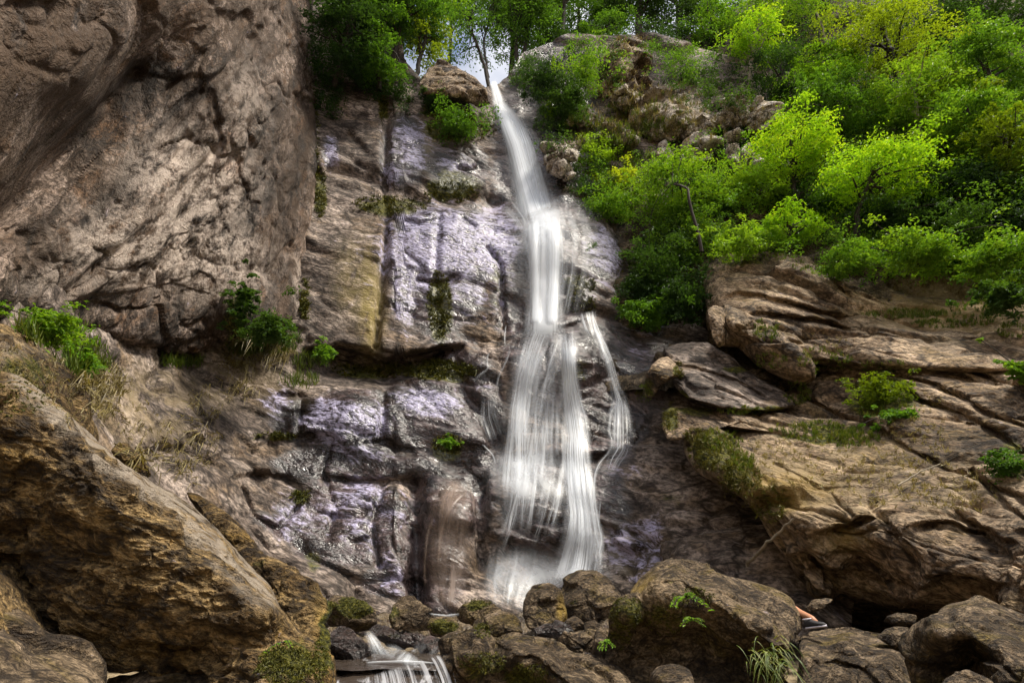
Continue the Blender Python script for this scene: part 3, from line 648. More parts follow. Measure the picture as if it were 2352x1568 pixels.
boulder('rock_block', [(1664,700),(1690,712),(1720,728),(1765,738),(1805,772),(1850,815),(1872,842),(1874,872),(1846,888),(1790,872),(1745,845),(1700,805),(1676,772),(1660,740)], 11.2,
 'long dark block with a lit flat top jutting out under the layered bank', 45, None, M_RIGHT, N=200, K=54, T=0.35, pw=8, back=1.5, cat='rock', conf=dict(bed=BED_RIGHT, stretch=3), maps=(HILL,),
 ctrl=[(1670,705,12.2),(1730,732,12.0),(1690,745,11.3),(1760,760,11.2),(1860,835,10.6),(1720,790,11.6),(1800,850,11.1),(1860,878,10.7),(1800,790,10.9),(1680,780,12.0)])
boulder('rock_block', [(1476,900),(1484,862),(1496,838),(1515,822),(1535,818),(1556,838),(1564,858),(1545,868),(1520,884),(1500,912),(1482,914)], 11.6, 'squarish boulder with a bright tan face wedged at the foot of the grey slab', 46, None, M_RIGHT, N=140, K=34, T=0.3, cat='rock',
 ctrl=[(1530,825,11.8),(1500,850,11.2),(1545,850,11.0),(1520,872,11.0),(1490,900,11.9),(1500,880,11.5)], mk=dict(moss=[(1556,850,14,14,.9),(1490,890,20,30,.7)]), maps=(HILL,))
boulder('rock_block', [(1684,742),(1700,727),(1720,730),(1738,742),(1735,755),(1705,757)], 11.3, 'small pale stone lying on top of the dark block', 47, None, M_RIGHT, N=80, K=20, cat='rock', maps=(HILL,))
boulder('rock_block', [(1624,712),(1640,700),(1662,706),(1672,745),(1668,790),(1650,800),(1636,770)], 11.9, 'upright squared rock at the corner left of the dark block', 48, None, M_RIGHT, N=90, K=24, cat='rock', maps=(HILL,))

# ------------------------------------------------------------------ boulders in the left foreground
FG = 'boulders in the left foreground'
boulder('boulder', [(-520,735),(-140,735),(0,733),(56,768),(105,800),(152,832),(184,870),(198,915),(196,955),(230,1010),(120,1100),(-140,1040),(-520,1040)], 5.8, 'mossy boulder with dry grass hanging on it behind the great slab', 51, FG, M_SLAB, N=200, K=50, T=0.35, pw=6, back=1.2,
 ctrl=[(-500,740,4.9),(-500,1000,4.3),(-130,740,5.9),(0,740,5.8),(60,790,5.7),(0,850,5.2),(150,850,6.2),(180,920,6.1),(100,950,5.5),(200,1000,6.3),(-130,950,4.8)], mk=dict(moss=[(60,850,110,60,.6),(130,960,50,60,.5)], dry=[(20,830,90,60,.7)]))
boulder('boulder', [(253,1034),(268,1020),(290,1017),(318,1038),(340,1066),(351,1092),(335,1100),(300,1078),(270,1062)], 6.6, 'small angular stone with a dark side resting on the slope above the slab', 52, FG, M_SLAB, N=90, K=24)
boulder('boulder', [(425,1128),(452,1132),(480,1148),(520,1176),(560,1216),(607,1265),(648,1308),(700,1342),(742,1366),(748,1395),(736,1412),(752,1460),(772,1530),(778,1600),(700,1600),(640,1450),(560,1330),(480,1220)], 5.0, 'long narrow slab behind the great slab with a dark gap between them', 53, FG, M_SLAB, N=320, K=60, T=0.25, pw=6, back=0.7, centre=(640,1360), amp=0.7,
 ctrl=[(440,1132,6.4),(520,1190,6.0),(600,1270,5.7),(700,1350,5.4),(742,1385,5.3),(760,1500,4.7),(700,1560,4.5),(640,1420,5.2),(560,1300,5.6),(775,1590,4.5)],
 mk=dict(moss=[(750,1440,20,90,.9),(600,1300,40,20,.4)], stain=[(745,1430,25,80,.6)]), conf=dict(seed=53, blocks=[(1.4, 0.10, 0.2, 1, 0.03), (5, 0.03, 0.1, 1, 0.01)], noise=[(4, 0.04, 4, True), (20, 0.012, 3, False)]))
boulder('boulder', [(-620,836),(-160,848),(0,852),(40,858),(62,872),(100,900),(141,933),(180,968),(216,1003),(256,1048),(300,1078),(349,1107),(400,1134),(450,1165),(500,1214),(560,1282),(630,1352),(634,1384),(676,1436),(725,1490),(759,1560),(785,1660),(560,1700),(500,1545),(400,1540),(250,1538),(214,1518),(164,1478),(124,1440),(84,1378),(56,1310),(30,1254),(0,1215),(-160,1190),(-620,1180)], 4.4,
 'great coarse brown slab with a smooth pale upper edge, filling the lower left', 54, FG, M_SLAB, N=620, K=170, T=0.25, pw=16, back=1.0, centre=(330,1310), c=10, calm=along([(60,872),(216,1016),(349,1108),(450,1178),(560,1296),(626,1372),(690,1450)],34,24,.85,24),
 ctrl=[(-600,850,3.9),(-600,900,3.5),(-600,1160,3.4),(-150,860,4.6),(0,856,4.75),(60,872,4.85),(216,1003,4.95),(349,1107,5.0),(450,1165,5.05),(560,1282,5.0),(630,1352,4.95),(680,1440,4.7),(750,1560,4.2),
       (-150,900,4.15),(40,895,4.12),(130,970,4.12),(214,1050,4.12),(315,1130,4.12),(394,1215,4.12),(490,1300,4.1),(550,1362,4.1),(620,1395,4.2),(-150,912,4.1),(40,910,4.08),(120,985,4.08),(200,1068,4.08),(300,1148,4.08),(380,1235,4.08),(480,1320,4.08),(540,1380,4.08),
       (-150,1100,4.0),(60,1100,4.05),(200,1200,4.05),(350,1300,4.05),(480,1400,4.1),(560,1460,4.15),(100,1350,4.15),(220,1500,4.2),(400,1535,4.25),(500,1540,4.2),(640,1500,4.2),(650,1600,3.9),(30,1240,4.2)],
 ledges=[([(40,890),(90,905),(150,960)], 0.10, 24), ([(230,1490),(330,1470),(440,1480),(500,1500)], 0.12, 26)],
 mk=dict(moss=[(660,1530,80,60,.75),(735,1520,30,60,.6),(600,1440,40,30,.3)], stain=[], dry=along([(60,876),(216,1024),(349,1118),(450,1190),(545,1300),(610,1366)],40,30,1.4,20)),
 conf=dict(bed=(1, 0.2, -0.3), stretch=1.8, seed=54, blocks=[(1.1, 0.07, 0.3, 1, 0.03), (4.0, 0.045, 0.15, 1, 0.02), (11, 0.018, 0.05, 1, 0.008)], noise=[(2.5, 0.05, 4, True), (9, 0.030, 4, True), (30, 0.008, 2, False)]))
boulder('boulder', [(-560,1215),(-160,1235),(-40,1250),(14,1256),(36,1262),(46,1300),(66,1338),(84,1366),(112,1425),(140,1470),(60,1490),(-560,1500)], 3.9, 'dark rounded boulder at the left edge below the great slab', 55, FG, M_SLAB, N=160, K=44, T=0.2, back=0.8, ctrl=[(-540,1240,3.5),(-540,1460,3.1),(-150,1240,4.0),(30,1270,4.3),(60,1340,4.2),(-60,1340,3.7),(110,1430,4.1),(-60,1460,3.5)])
boulder('boulder', [(-520,1380),(-160,1394),(0,1404),(45,1420),(80,1446),(112,1466),(160,1476),(190,1484),(216,1520),(238,1560),(262,1800),(-520,1800)], 3.5, 'grey boulder with a pale rim in the bottom left corner', 56, FG, M_STREAM, N=180, K=50, T=0.2, back=0.8, ctrl=[(-500,1400,3.3),(-500,1750,2.7),(200,1780,3.1),(-150,1400,3.7),(0,1415,3.8),(112,1480,3.85),(200,1500,3.9),(0,1480,3.4),(100,1560,3.4),(230,1580,3.7),(-100,1620,3.1),(120,1680,3.2)])
boulder('boulder', [(240,1552),(330,1546),(440,1548),(540,1540),(600,1560),(600,1700),(240,1700)], 4.3, 'flat dark stone under the great slab at the bottom edge', 57, FG, M_STREAM, N=120, K=30)

# ------------------------------------------------------------------ boulders in and beside the stream
SG = 'boulders around the stream pool'
boulder('boulder', [(742,1416),(752,1384),(772,1362),(800,1366),(842,1384),(862,1404),(866,1430),(850,1446),(800,1454),(762,1446)], 8.6, 'mossy boulder left of the small cascade, green on top', 61, SG, mk=dict(moss=[(815,1395,50,30,1),(770,1420,20,20,.5)]))
boulder('boulder', [(892,1424),(900,1390),(925,1370),(945,1366),(968,1384),(994,1402),(1002,1420),(990,1446),(940,1452),(900,1446)], 8.9, 'angular boulder with a pale sloping side left of the brown smear', 62, SG, mk=dict(moss=[(905,1410,20,30,.6)]))
boulder('boulder', [(980,1436),(986,1422),(1010,1414),(1040,1418),(1062,1436),(1066,1456),(1040,1466),(990,1462)], 8.0, 'small mossy stone under the foot of the brown smear', 63, SG, mk=dict(moss=[(1020,1440,40,20,.9)]), N=90, K=24)
boulder('boulder', [(1044,1408),(1062,1386),(1090,1374),(1120,1378),(1150,1392),(1158,1412),(1130,1430),(1090,1436),(1056,1426)], 8.8, 'wedge shaped boulder with a green top in front of the misty fall', 64, SG, mk=dict(moss=[(1095,1388,40,18,.7)]))
boulder('boulder', [(1080,1448),(1090,1424),(1118,1408),(1150,1400),(1178,1406),(1196,1426),(1202,1452),(1180,1468),(1120,1472),(1088,1468)], 7.6, 'rounded speckled boulder with moss on its left side', 65, SG, mk=dict(moss=[(1105,1446,24,24,.7)]), pw=4, amp=0.6)
boulder('boulder', [(1200,1400),(1206,1364),(1222,1344),(1262,1336),(1290,1352),(1300,1380),(1304,1420),(1290,1446),(1240,1452),(1212,1440)], 8.5, 'block shaped boulder with an orange streak and a dark hollow front', 66, SG, mk=dict(stain=[(1290,1410,12,40,1)], moss=[(1250,1350,40,12,.4)]), ledges=[([(1206,1388),(1250,1378),(1300,1384)], 0.25, 24)])
boulder('boulder', [(1284,1360),(1296,1326),(1330,1308),(1370,1310),(1400,1332),(1426,1360),(1434,1390),(1410,1424),(1370,1442),(1320,1440),(1292,1410)], 8.9, 'largest of the boulders right under the main fall, lit on its right slope', 67, SG, N=150, K=44, mk=dict(moss=[(1310,1370,26,40,.35)]))
boulder('boulder', [(1224,1446),(1250,1430),(1280,1424),(1310,1432),(1320,1452),(1290,1464),(1240,1464)], 7.5, 'dark wet stone with a silvery sheen before the orange streaked boulder', 68, SG, M_WETROCK, N=90, K=24)
boulder('boulder', [(1278,1448),(1296,1428),(1318,1412),(1338,1424),(1346,1446),(1326,1460),(1290,1460)], 7.6, 'small pointed stone with a lit left side below the largest fall boulder', 69, SG, N=90, K=24)
boulder('boulder', [(1334,1444),(1344,1428),(1366,1422),(1384,1436),(1390,1452),(1360,1460)], 7.7, 'small grey stone wedged beside the huge dark boulder', 70, SG, N=80, K=20)
boulder('boulder', [(1280,1468),(1296,1450),(1330,1444),(1370,1448),(1392,1460),(1400,1490),(1360,1500),(1310,1494)], 6.6, 'low brown stone between the foreground slab and the huge dark boulder', 71, SG, N=110, K=30)
boulder('boulder', [(752,1470),(764,1446),(784,1436),(808,1446),(836,1470),(856,1496),(850,1520),(800,1530),(760,1526)], 6.3, 'reddish wet stone left of the small cascade', 72, SG, M_WETROCK, N=130, K=36)
boulder('boulder', [(846,1446),(866,1432),(890,1438),(920,1452),(960,1454),(992,1462),(980,1486),(930,1490),(886,1484)], 7.2, 'long low wet stone across the head of the small cascade', 73, SG, M_WETROCK, N=130, K=34, mk=dict(moss=[(900,1460,40,12,.4)]))
boulder('boulder', [(958,1490),(966,1468),(988,1458),(1010,1464),(1018,1486),(1000,1504),(970,1506)], 6.6, 'little wet stone splitting the right strand of the small cascade', 74, SG, M_WETROCK, N=90, K=24)
boulder('boulder', [(996,1545),(1006,1500),(1024,1474),(1046,1464),(1090,1466),(1140,1478),(1166,1464),(1200,1454),(1250,1460),(1300,1484),(1330,1506),(1380,1510),(1430,1530),(1452,1560),(1470,1660),(1000,1660)], 5.4, 'broad foreground slab with a pale top and a dark mossy front beside the pool', 75, SG, M_STREAM, N=320, K=84, T=0.2, pw=10, back=1.1, c=16, centre=(1220,1560),
 ctrl=[(1046,1470,5.9),(1010,1510,5.5),(1140,1482,6.0),(1200,1460,6.3),(1300,1490,6.1),(1430,1536,5.7),(1090,1494,5.35),(1180,1498,5.35),(1260,1518,5.25),(1320,1560,5.1),(1100,1530,5.55),(1200,1545,5.5),(1100,1580,5.65),(1250,1600,5.45),(1420,1640,4.9),(1010,1640,5.3)],
 mk=dict(moss=[(1100,1530,70,40,.55),(1200,1560,60,40,.7),(1280,1570,50,30,.5)]), ledges=[([(1080,1492),(1180,1496),(1250,1518),(1330,1570)], 0.16, 40)])
boulder('boulder', [(1384,1445),(1400,1405),(1436,1358),(1470,1326),(1512,1293),(1547,1286),(1597,1294),(1647,1317),(1722,1340),(1790,1358),(1818,1372),(1842,1405),(1853,1444),(1838,1480),(1812,1512),(1820,1620),(1640,1680),(1390,1640),(1366,1520)], 5.8, 'huge dark boulder with a lit sloping back and a mossy shaded front', 76, SG, M_STREAM, N=420, K=120, T=0.25, pw=9, back=1.3, c=16, centre=(1610,1450),
 ctrl=[(1390,1440,5.9),(1470,1340,6.2),(1512,1300,6.4),(1600,1300,6.7),(1720,1345,6.6),(1810,1375,6.5),(1845,1440,6.2),(1815,1505,5.8),(1500,1350,5.7),(1560,1340,5.8),(1640,1380,5.6),(1720,1440,5.5),(1800,1490,5.55),(1440,1400,5.65),(1480,1440,6.0),(1600,1450,6.05),(1560,1540,6.1),(1700,1520,6.0),(1780,1560,5.95),(1450,1540,6.0),(1640,1640,5.2)],
 mk=dict(moss=[(1440,1400,50,50,.6),(1580,1370,60,26,.5),(1530,1400,60,60,.45),(1770,1540,60,50,.7),(1430,1460,40,40,.5)], stain=[(1470,1340,40,30,.5)]), ledges=[([(1440,1356),(1490,1350),(1560,1342),(1640,1388),(1720,1444),(1805,1505)], 0.10, 60)])
boulder('boulder', [(1490,1600),(1492,1552),(1510,1530),(1548,1521),(1584,1536),(1598,1572),(1604,1640),(1500,1650)], 4.6, 'small five sided pale stone at the bottom edge before the huge dark boulder', 77, SG, N=100, K=30, amp=0.5)
RG = 'boulders in the right foreground'
boulder('boulder', [(1832,1490),(1842,1462),(1862,1450),(1900,1449),(1960,1444),(1995,1444),(2040,1470),(2072,1488),(2086,1510),(2092,1540),(2112,1580),(2120,1660),(1840,1660),(1830,1560)], 5.6, 'layered boulder under the shoe with a flat top and a cracked dark front', 81, RG, M_STREAM, N=240, K=70, T=0.2, pw=9, back=1.5, c=16,
 ctrl=[(1845,1460,6.3),(1900,1444,7.0),(1990,1450,6.9),(2080,1505,6.0),(1850,1490,5.7),(1950,1480,5.8),(2050,1510,5.6),(1900,1540,5.5),(2080,1560,5.4),(1840,1560,5.5),(1980,1640,5.2)], ledges=[([(1840,1500),(1920,1494),(2000,1498),(2070,1510)], 0.12, 18), ([(1850,1520),(1920,1510),(1990,1530),(2030,1580)], 0.18, 30)])
boulder('boulder', [(2028,1428),(2036,1414),(2062,1406),(2086,1410),(2106,1412),(2104,1432),(2070,1438)], 6.6, 'small reddish stone in the dark gap below the outcrop', 82, RG, N=80, K=20)
boulder('boulder', [(2012,1462),(2030,1442),(2056,1436),(2086,1440),(2100,1460),(2090,1490),(2060,1494)], 6.1, 'small rugged stone squeezed between the two right foreground boulders', 83, RG, N=90, K=24)
boulder('boulder', [(2080,1508),(2098,1445),(2126,1422),(2150,1402),(2176,1386),(2214,1378),(2250,1369),(2285,1386),(2320,1402),(2352,1412),(2520,1430),(2520,1700),(2120,1700),(2096,1580)], 4.6, 'big rough boulder with a deep black hollow at the right bottom corner', 84, RG, M_STREAM, N=300, K=90, T=0.2, pw=9, back=1.2, c=16, centre=(2270,1500),
 ctrl=[(2095,1460,4.9),(2180,1390,5.2),(2250,1376,5.3),(2352,1418,5.1),(2500,1440,4.6),(2090,1540,4.7),(2150,1440,4.5),(2220,1430,4.5),(2300,1480,4.3),(2352,1540,4.1),(2180,1520,4.75),(2230,1530,4.75),(2500,1600,3.7),(2200,1640,4.5),(2330,1640,4.0)],
 ledges=[([(2130,1490),(2180,1462),(2230,1470),(2280,1530),(2300,1580)], 0.22, 60)], grooves=[([(2165,1418),(2185,1428)], 0.15, 12)])
boulder('boulder', [(2150,1580),(2170,1552),(2210,1540),(2250,1546),(2280,1570),(2290,1680),(2150,1690)], 3.9, 'pale stone at the bottom edge in front of the black hollow', 85, RG, N=110, K=30)
boulder('boulder', [(1846,1396),(1868,1378),(1898,1372),(1914,1374),(1908,1384),(1886,1398),(1866,1408)], 7.2, 'thin pointed stone sticking out behind the ankle', 86, RG, N=80, K=20)

# bed of cobbles between the boulders
bx, by = np.meshgrid(np.linspace(-3.6, 2.3, 260), np.linspace(5.4, 12.2, 260))
smv = np.clip((by - 6.25) / 0.6, 0, 1); smv = smv * smv * (3 - 2 * smv)
bz = 0.36 + 0.16 * smv + 0.035 * (by - 7) + 0.10 * np.abs(bx + 0.8) * smv
q_ = np.stack([bx, by, bz], -1)
r1_, e1_ = facets(q_ * 3.2, 71, 0.6); r2_, e2_ = facets(q_ * 7.5 + 3, 72, 0.6)
bz = bz + 0.10 * r1_ + 0.13 * np.minimum(e1_ * 2, 0.8) + 0.05 * r2_ + 0.04 * np.minimum(e2_ * 2, 0.8)
q_ = np.stack([bx, by, bz], -1); ALL.add(q_)
put('stream_bed', mesh_from('stream_bed', q_.reshape(-1, 3), grid_faces(260, 260)), M_WETROCK, kind='structure', label='wet cobbles of the stream bed under the fall')

# ------------------------------------------------------------------ water
def water_material(name, col=(0.89, 0.93, 0.98), lo=0.30, hi=0.62, along=0.10, across=9.0, amax=0.95, soft=1.2, base=0.0):
    t = NT(name)
    u, v, fade, dens = t.attr('flow')              # u across 0..1, v metres along / 40, fade at the ends, density
    cx = t.node('ShaderNodeCombineXYZ')
    t.set(cx.inputs[0], t.math('MULTIPLY', u, across)); t.set(cx.inputs[1], t.math('MULTIPLY', v, 40 * along)); t.set(cx.inputs[2], t.math('MULTIPLY', dens, 3.7))
    n = t.noise(cx.outputs[0], 1.0, 5, 0.62, 0.7)
    e = t.math('SUBTRACT', 1.0, t.math('ABSOLUTE', t.math('SUBTRACT', t.math('MULTIPLY', u, 2.0), 1.0)))
    e = t.step(e, 0.0, soft * 0.7)
    st = t.math('ADD', t.step(n, lo, hi), base, True)
    al = t.math('MULTIPLY', t.math('MULTIPLY', e, fade), t.math('MULTIPLY', st, amax))
    al = t.math('MULTIPLY', al, dens, True)
    tr = t.node('ShaderNodeBsdfTransparent')
    d = t.node('ShaderNodeBsdfDiffuse'); t.set(d.inputs[0], col)
    tl = t.node('ShaderNodeBsdfTranslucent'); t.set(tl.inputs[0], col)
    gl = t.node('ShaderNodeBsdfGlossy'); t.set(gl.inputs['Roughness'], 0.35)
    m0 = t.node('ShaderNodeMixShader'); m0.inputs[0].default_value = 0.3; t.l.new(d.outputs[0], m0.inputs[1]); t.l.new(tl.outputs[0], m0.inputs[2])
    m1 = t.node('ShaderNodeMixShader'); m1.inputs[0].default_value = 0.08; t.l.new(m0.outputs[0], m1.inputs[1]); t.l.new(gl.outputs[0], m1.inputs[2])
    m2 = t.node('ShaderNodeMixShader'); t.l.new(al, m2.inputs[0]); t.l.new(tr.outputs[0], m2.inputs[1]); t.l.new(m1.outputs[0], m2.inputs[2])
    return t.done(m2.outputs[0])
W_FALL = water_material('falling water', lo=0.26, hi=0.60, along=0.16, across=7, amax=1.0, soft=1.1, base=0.2)
W_STRAND = water_material('water strand', lo=0.34, hi=0.66, along=0.35, across=5, amax=0.95, soft=1.2, base=0.08)
W_LACE = water_material('lacy water', lo=0.38, hi=0.62, along=0.30, across=15, amax=1.0, soft=1.1, base=0.04)
W_VEIL = water_material('thin veil of water', lo=0.36, hi=0.72, along=0.20, across=16, amax=0.75, soft=1.5, base=0.03)
W_SPRAY = water_material('fine spray', lo=0.30, hi=0.75, along=0.8, across=2.2, amax=0.85, soft=1.6)
W_BROWN = water_material('thin brown smear veil', (0.42, 0.31, 0.24), lo=0.40, hi=0.75, along=0.15, across=8, amax=0.9, soft=1.6, base=0.16)

W_SMEAR = water_material('soft brown smear', (0.40, 0.30, 0.235), lo=0.26, hi=0.70, along=0.35, across=3.5, amax=0.8, soft=1.6, base=0.12)
def smooth_rows(A, k):
    if k < 1: return A
    B = np.pad(A, ((k, k), (0, 0)), mode='edge')
    c = np.cumsum(np.vstack([np.zeros((1, A.shape[1])), B]), 0)
    return (c[2 * k + 1:] - c[:-2 * k - 1]) / (2 * k + 1)

def ribbon(name, path, mat, parent, off=0.12, dens=1.0, fade0=20, fade1=20, step=6, nA=11, smap=BACK, Yfix=None, bulge=0.10, label=None):
    """A sheet of water that follows the rock: path of (px, py, width px)."""
    C = np.array(path, float)
    L = np.r_[0, np.cumsum(np.hypot(*np.diff(C[:, :2], axis=0).T))]
    n = max(4, int(L[-1] / step))
    t = np.linspace(0, L[-1], n)
    c = np.stack([np.interp(t, L, C[:, k]) for k in range(3)], 1)
    for _ in range(2):
        c[1:-1] = (c[:-2] + 2 * c[1:-1] + c[2:]) / 4
    d = np.gradient(c[:, :2], axis=0); d /= np.maximum(np.linalg.norm(d, axis=1, keepdims=True), 1e-6)
    nr = np.stack([-d[:, 1], d[:, 0]], 1)
    nr = np.where((nr[:, :1] < 0), -nr, nr)
    u = np.linspace(0, 1, nA)
    X = c[:, 0:1] + nr[:, 0:1] * (u - 0.5) * c[:, 2:3]; Y = c[:, 1:2] + nr[:, 1:2] * (u - 0.5) * c[:, 2:3]
    if Yfix is None:
        D = np.minimum.reduce([smap.at(X + a, Y + b) for a in (-9, 0, 9) for b in (-9, 0, 9)])
        D = np.where(D > 1e8, np.median(D), D)
        D = smooth_rows(D, 5); D = smooth_rows(D, 3)
        D = (D + D.mean(1, keepdims=True)) / 2
    else:
        D = np.interp(t, np.linspace(0, L[-1], len(Yfix)), Yfix)[:, None] + 0 * X
    D = D - off - bulge * (1 - (2 * u - 1) ** 2)
    V = P(X, Y, D)
    v = t / 1283.0 * D.mean() / 40
    f = np.clip(np.minimum((t + 1) / max(fade0, 1e-3), (L[-1] - t + 1) / max(fade1, 1e-3)), 0, 1)
    f = f * f * (3 - 2 * f)
    at = np.stack(np.broadcast_arrays(u[None], v[:, None], f[:, None], np.full((n, nA), dens)), -1)
    return V.reshape(-1, 3), grid_faces(n, nA), at.reshape(-1, 4)

def water_part(name, parent, mat, *a, **kw):
    V, F, at = ribbon(name, a[0], mat, parent, **kw)
    return put(name, mesh_from(name, V - np.array(parent.location), F, {'flow': at}), mat, parent)

wf = empty('waterfall', tuple(P(1240, 1340, 11.0)), kind='structure', label='white silky waterfall dropping in steps down the dark cliff')
# upper plume
water_part('water_sheet', wf, W_FALL, [(1130,188,20),(1140,215,26),(1146,240,34),(1168,275,62),(1190,320,80),(1206,380,92),(1222,440,100),(1236,490,120)], fade0=10, fade1=14, dens=0.95)
water_part('water_sheet', wf, W_FALL, [(1142,236,22),(1162,280,36),(1182,330,42),(1198,390,44),(1216,450,52),(1232,500,70)], off=0.3, fade0=30, fade1=20)
water_part('water_sheet', wf, W_VEIL, [(1185,260,40),(1215,340,80),(1235,420,110),(1250,490,150)], off=0.2, fade0=60, dens=0.8)
# middle drop
water_part('water_sheet', wf, W_FALL, [(1240,478,130),(1246,510,118),(1250,560,104),(1252,640,96),(1252,700,96),(1250,752,110),(1248,790,120)], off=0.22, fade0=20, fade1=70, dens=0.9)
water_part('water_sheet', wf, W_FALL, [(1222,500,34),(1226,580,30),(1230,660,30),(1232,748,34)], off=0.32, fade0=26, dens=0.7)
water_part('water_sheet', wf, W_FALL, [(1268,500,40),(1272,580,40),(1270,660,34),(1266,748,40)], off=0.32, fade0=26, dens=0.8)
water_part('water_spray', wf, W_SPRAY, [(1230,480,170),(1250,510,220),(1262,550,210),(1270,600,180)], off=0.36, fade0=24, fade1=60, dens=0.8)
water_part('water_veil', wf, W_VEIL, [(1255,485,230),(1275,540,260),(1280,620,220),(1270,740,150)], off=0.14, fade0=40, fade1=60, dens=0.7)
water_part('water_veil', wf, W_VEIL, [(1160,470,60),(1185,495,50),(1205,530,40)], off=0.2, dens=0.9)
# ledge where the drop lands and spreads: fans of thin strands between two bounding courses
def fan(parent, left, right, count, w0, w1, seed, off=0.18, dens=0.8, mat=None, jitter=6, cut=0.25):
    r = np.random.default_rng(seed)
    A, B = np.array(left, float), np.array(right, float)
    t = np.linspace(0, 1, 9)
    rs = lambda Q: np.stack([np.interp(t, np.linspace(0, 1, len(Q)), Q[:, k]) for k in range(2)], 1)
    A, B = rs(A), rs(B)
    for k in range(count):
        s = (k + r.uniform(0.1, 0.9)) / count
        Q = A + (B - A) * s
        Q[:, 0] += np.cumsum(r.normal(0, jitter * 0.35, 9)) * np.linspace(0.3, 1, 9)
        a0 = r.integers(0, 2) if cut else 0
        a1 = 9 - (r.integers(0, 4) if cut else 0)
        Q = Q[a0:a1]
        w = r.uniform(w0, w1) * 1.9
        wv = w * np.linspace(0.7, 1.15, len(Q)) * r.uniform(0.8, 1.2, len(Q))
        water_part('water_strand', parent, mat or W_STRAND, [(q[0], q[1], ww) for q, ww in zip(Q, wv)], off=off + r.uniform(-0.04, 0.06), dens=dens * r.uniform(0.25, 0.75), fade0=24, fade1=60, nA=7, bulge=0.03)
# water sliding over the ledge
fan(wf, [(1186,784),(1176,830),(1172,880),(1166,960),(1164,1046)], [(1296,756),(1296,810),(1298,870),(1300,960),(1302,1050)], 13, 8, 20, 901, dens=0.26)
fan(wf, [(1214,772),(1194,810),(1184,860),(1176,940),(1172,1040)], [(1270,775),(1246,826),(1216,880),(1200,940),(1192,1040)], 7, 7, 18, 902, dens=0.5)
fan(wf, [(1300,800),(1270,826),(1246,856),(1226,900),(1212,980)], [(1308,812),(1286,840),(1262,880),(1244,940),(1236,1020)], 5, 8, 18, 903, dens=0.5)
fan(wf, [(1282,760),(1290,810),(1296,870),(1304,960),(1300,1050)], [(1312,748),(1314,810),(1318,870),(1340,960),(1352,1050)], 7, 9, 22, 904, dens=0.62, off=0.24)
fan(wf, [(1224,880),(1222,950),(1222,1050)], [(1290,830),(1292,930),(1296,1050)], 7, 5, 10, 905, dens=0.5, mat=W_VEIL)
water_part('water_sheet', wf, W_LACE, [(1300,752,60),(1304,800,52),(1306,850,44),(1310,900,46),(1320,960,56),(1326,1010,56),(1328,1060,60)], off=0.2, fade0=60, dens=0.7)
water_part('water_sheet', wf, W_VEIL, [(1260,752,130),(1244,790,140),(1232,830,130),(1222,880,120),(1212,960,110),(1206,1020,100)], off=0.14, fade0=30, fade1=90, dens=0.9)
water_part('water_veil', wf, W_VEIL, [(1250,880,190),(1245,960,200),(1245,1050,210)], off=0.10, fade0=60, dens=0.7)
# right side trickle
water_part('water_strand', wf, W_STRAND, [(1350,716,8),(1360,732,16),(1364,752,12),(1376,782,8),(1386,806,11),(1398,832,8),(1401,858,11),(1412,888,9),(1416,908,16),(1426,935,20)], off=0.2, fade0=16, fade1=20, dens=0.45)
water_part('water_veil', wf, W_VEIL, [(1345,716,60),(1350,740,52),(1364,780,26)], off=0.16, dens=1.3, fade0=10)
fan(wf, [(1346,718),(1362,756),(1374,786),(1390,826),(1398,858),(1406,888),(1414,914)], [(1362,718),(1372,752),(1384,782),(1402,822),(1410,856),(1416,888),(1428,914)], 4, 4, 8, 932, dens=1.0, off=0.2, jitter=4, cut=0)
water_part('water_veil', wf, W_VEIL, [(1366,750,30),(1384,800,30),(1402,850,30),(1412,890,36),(1424,930,60)], off=0.18, dens=0.8)
fan(wf, [(1416,912),(1404,940),(1398,980),(1400,1020)], [(1428,915),(1444,940),(1450,980),(1446,1020)], 8, 6, 12, 931, dens=1.0, off=0.18, jitter=2)
water_part('water_veil', wf, W_VEIL, [(1424,910,34),(1426,950,60),(1426,1010,70),(1424,1040,70)], off=0.16, dens=1.0)
water_part('water_strand', wf, W_STRAND, [(1332,722,8),(1340,740,9),(1350,770,7)], off=0.08, dens=0.8)
water_part('water_strand', wf, W_STRAND, [(1418,925,16),(1402,950,14),(1398,990,10),(1406,1020,8),(1398,1040,10),(1376,1064,12),(1366,1090,14),(1364,1130,12),(1362,1170,10)], off=0.12, dens=0.6)
water_part('water_veil', wf, W_VEIL, [(1434,1012,40),(1428,1034,56),(1412,1056,50),(1400,1090,36)], off=0.16, dens=1.3)
water_part('water_strand', wf, W_STRAND, [(1380,1140,7),(1376,1180,7),(1372,1220,8)], off=0.12, dens=0.6)
# left trickles
water_part('water_strand', wf, W_STRAND, [(1162,745,5),(1158,775,7),(1160,800,5)], off=0.12, fade0=8, dens=0.6)
water_part('water_strand', wf, W_STRAND, [(1172,800,8),(1162,830,9),(1152,850,9),(1144,866,7),(1138,900,6)], off=0.12, fade0=8, dens=0.6)
water_part('water_strand', wf, W_STRAND, [(1124,808,8),(1116,826,9),(1122,848,7),(1100,862,8),(1090,872,5)], off=0.12, fade0=8, dens=0.6)
water_part('water_strand', wf, W_STRAND, [(1108,1020,5),(1130,1042,7),(1138,1060,7),(1134,1076,5)], off=0.12, fade0=8, dens=0.6)
water_part('water_veil', wf, W_VEIL, [(1120,910,40),(1122,960,60),(1140,1010,60)], off=0.1, dens=0.55)
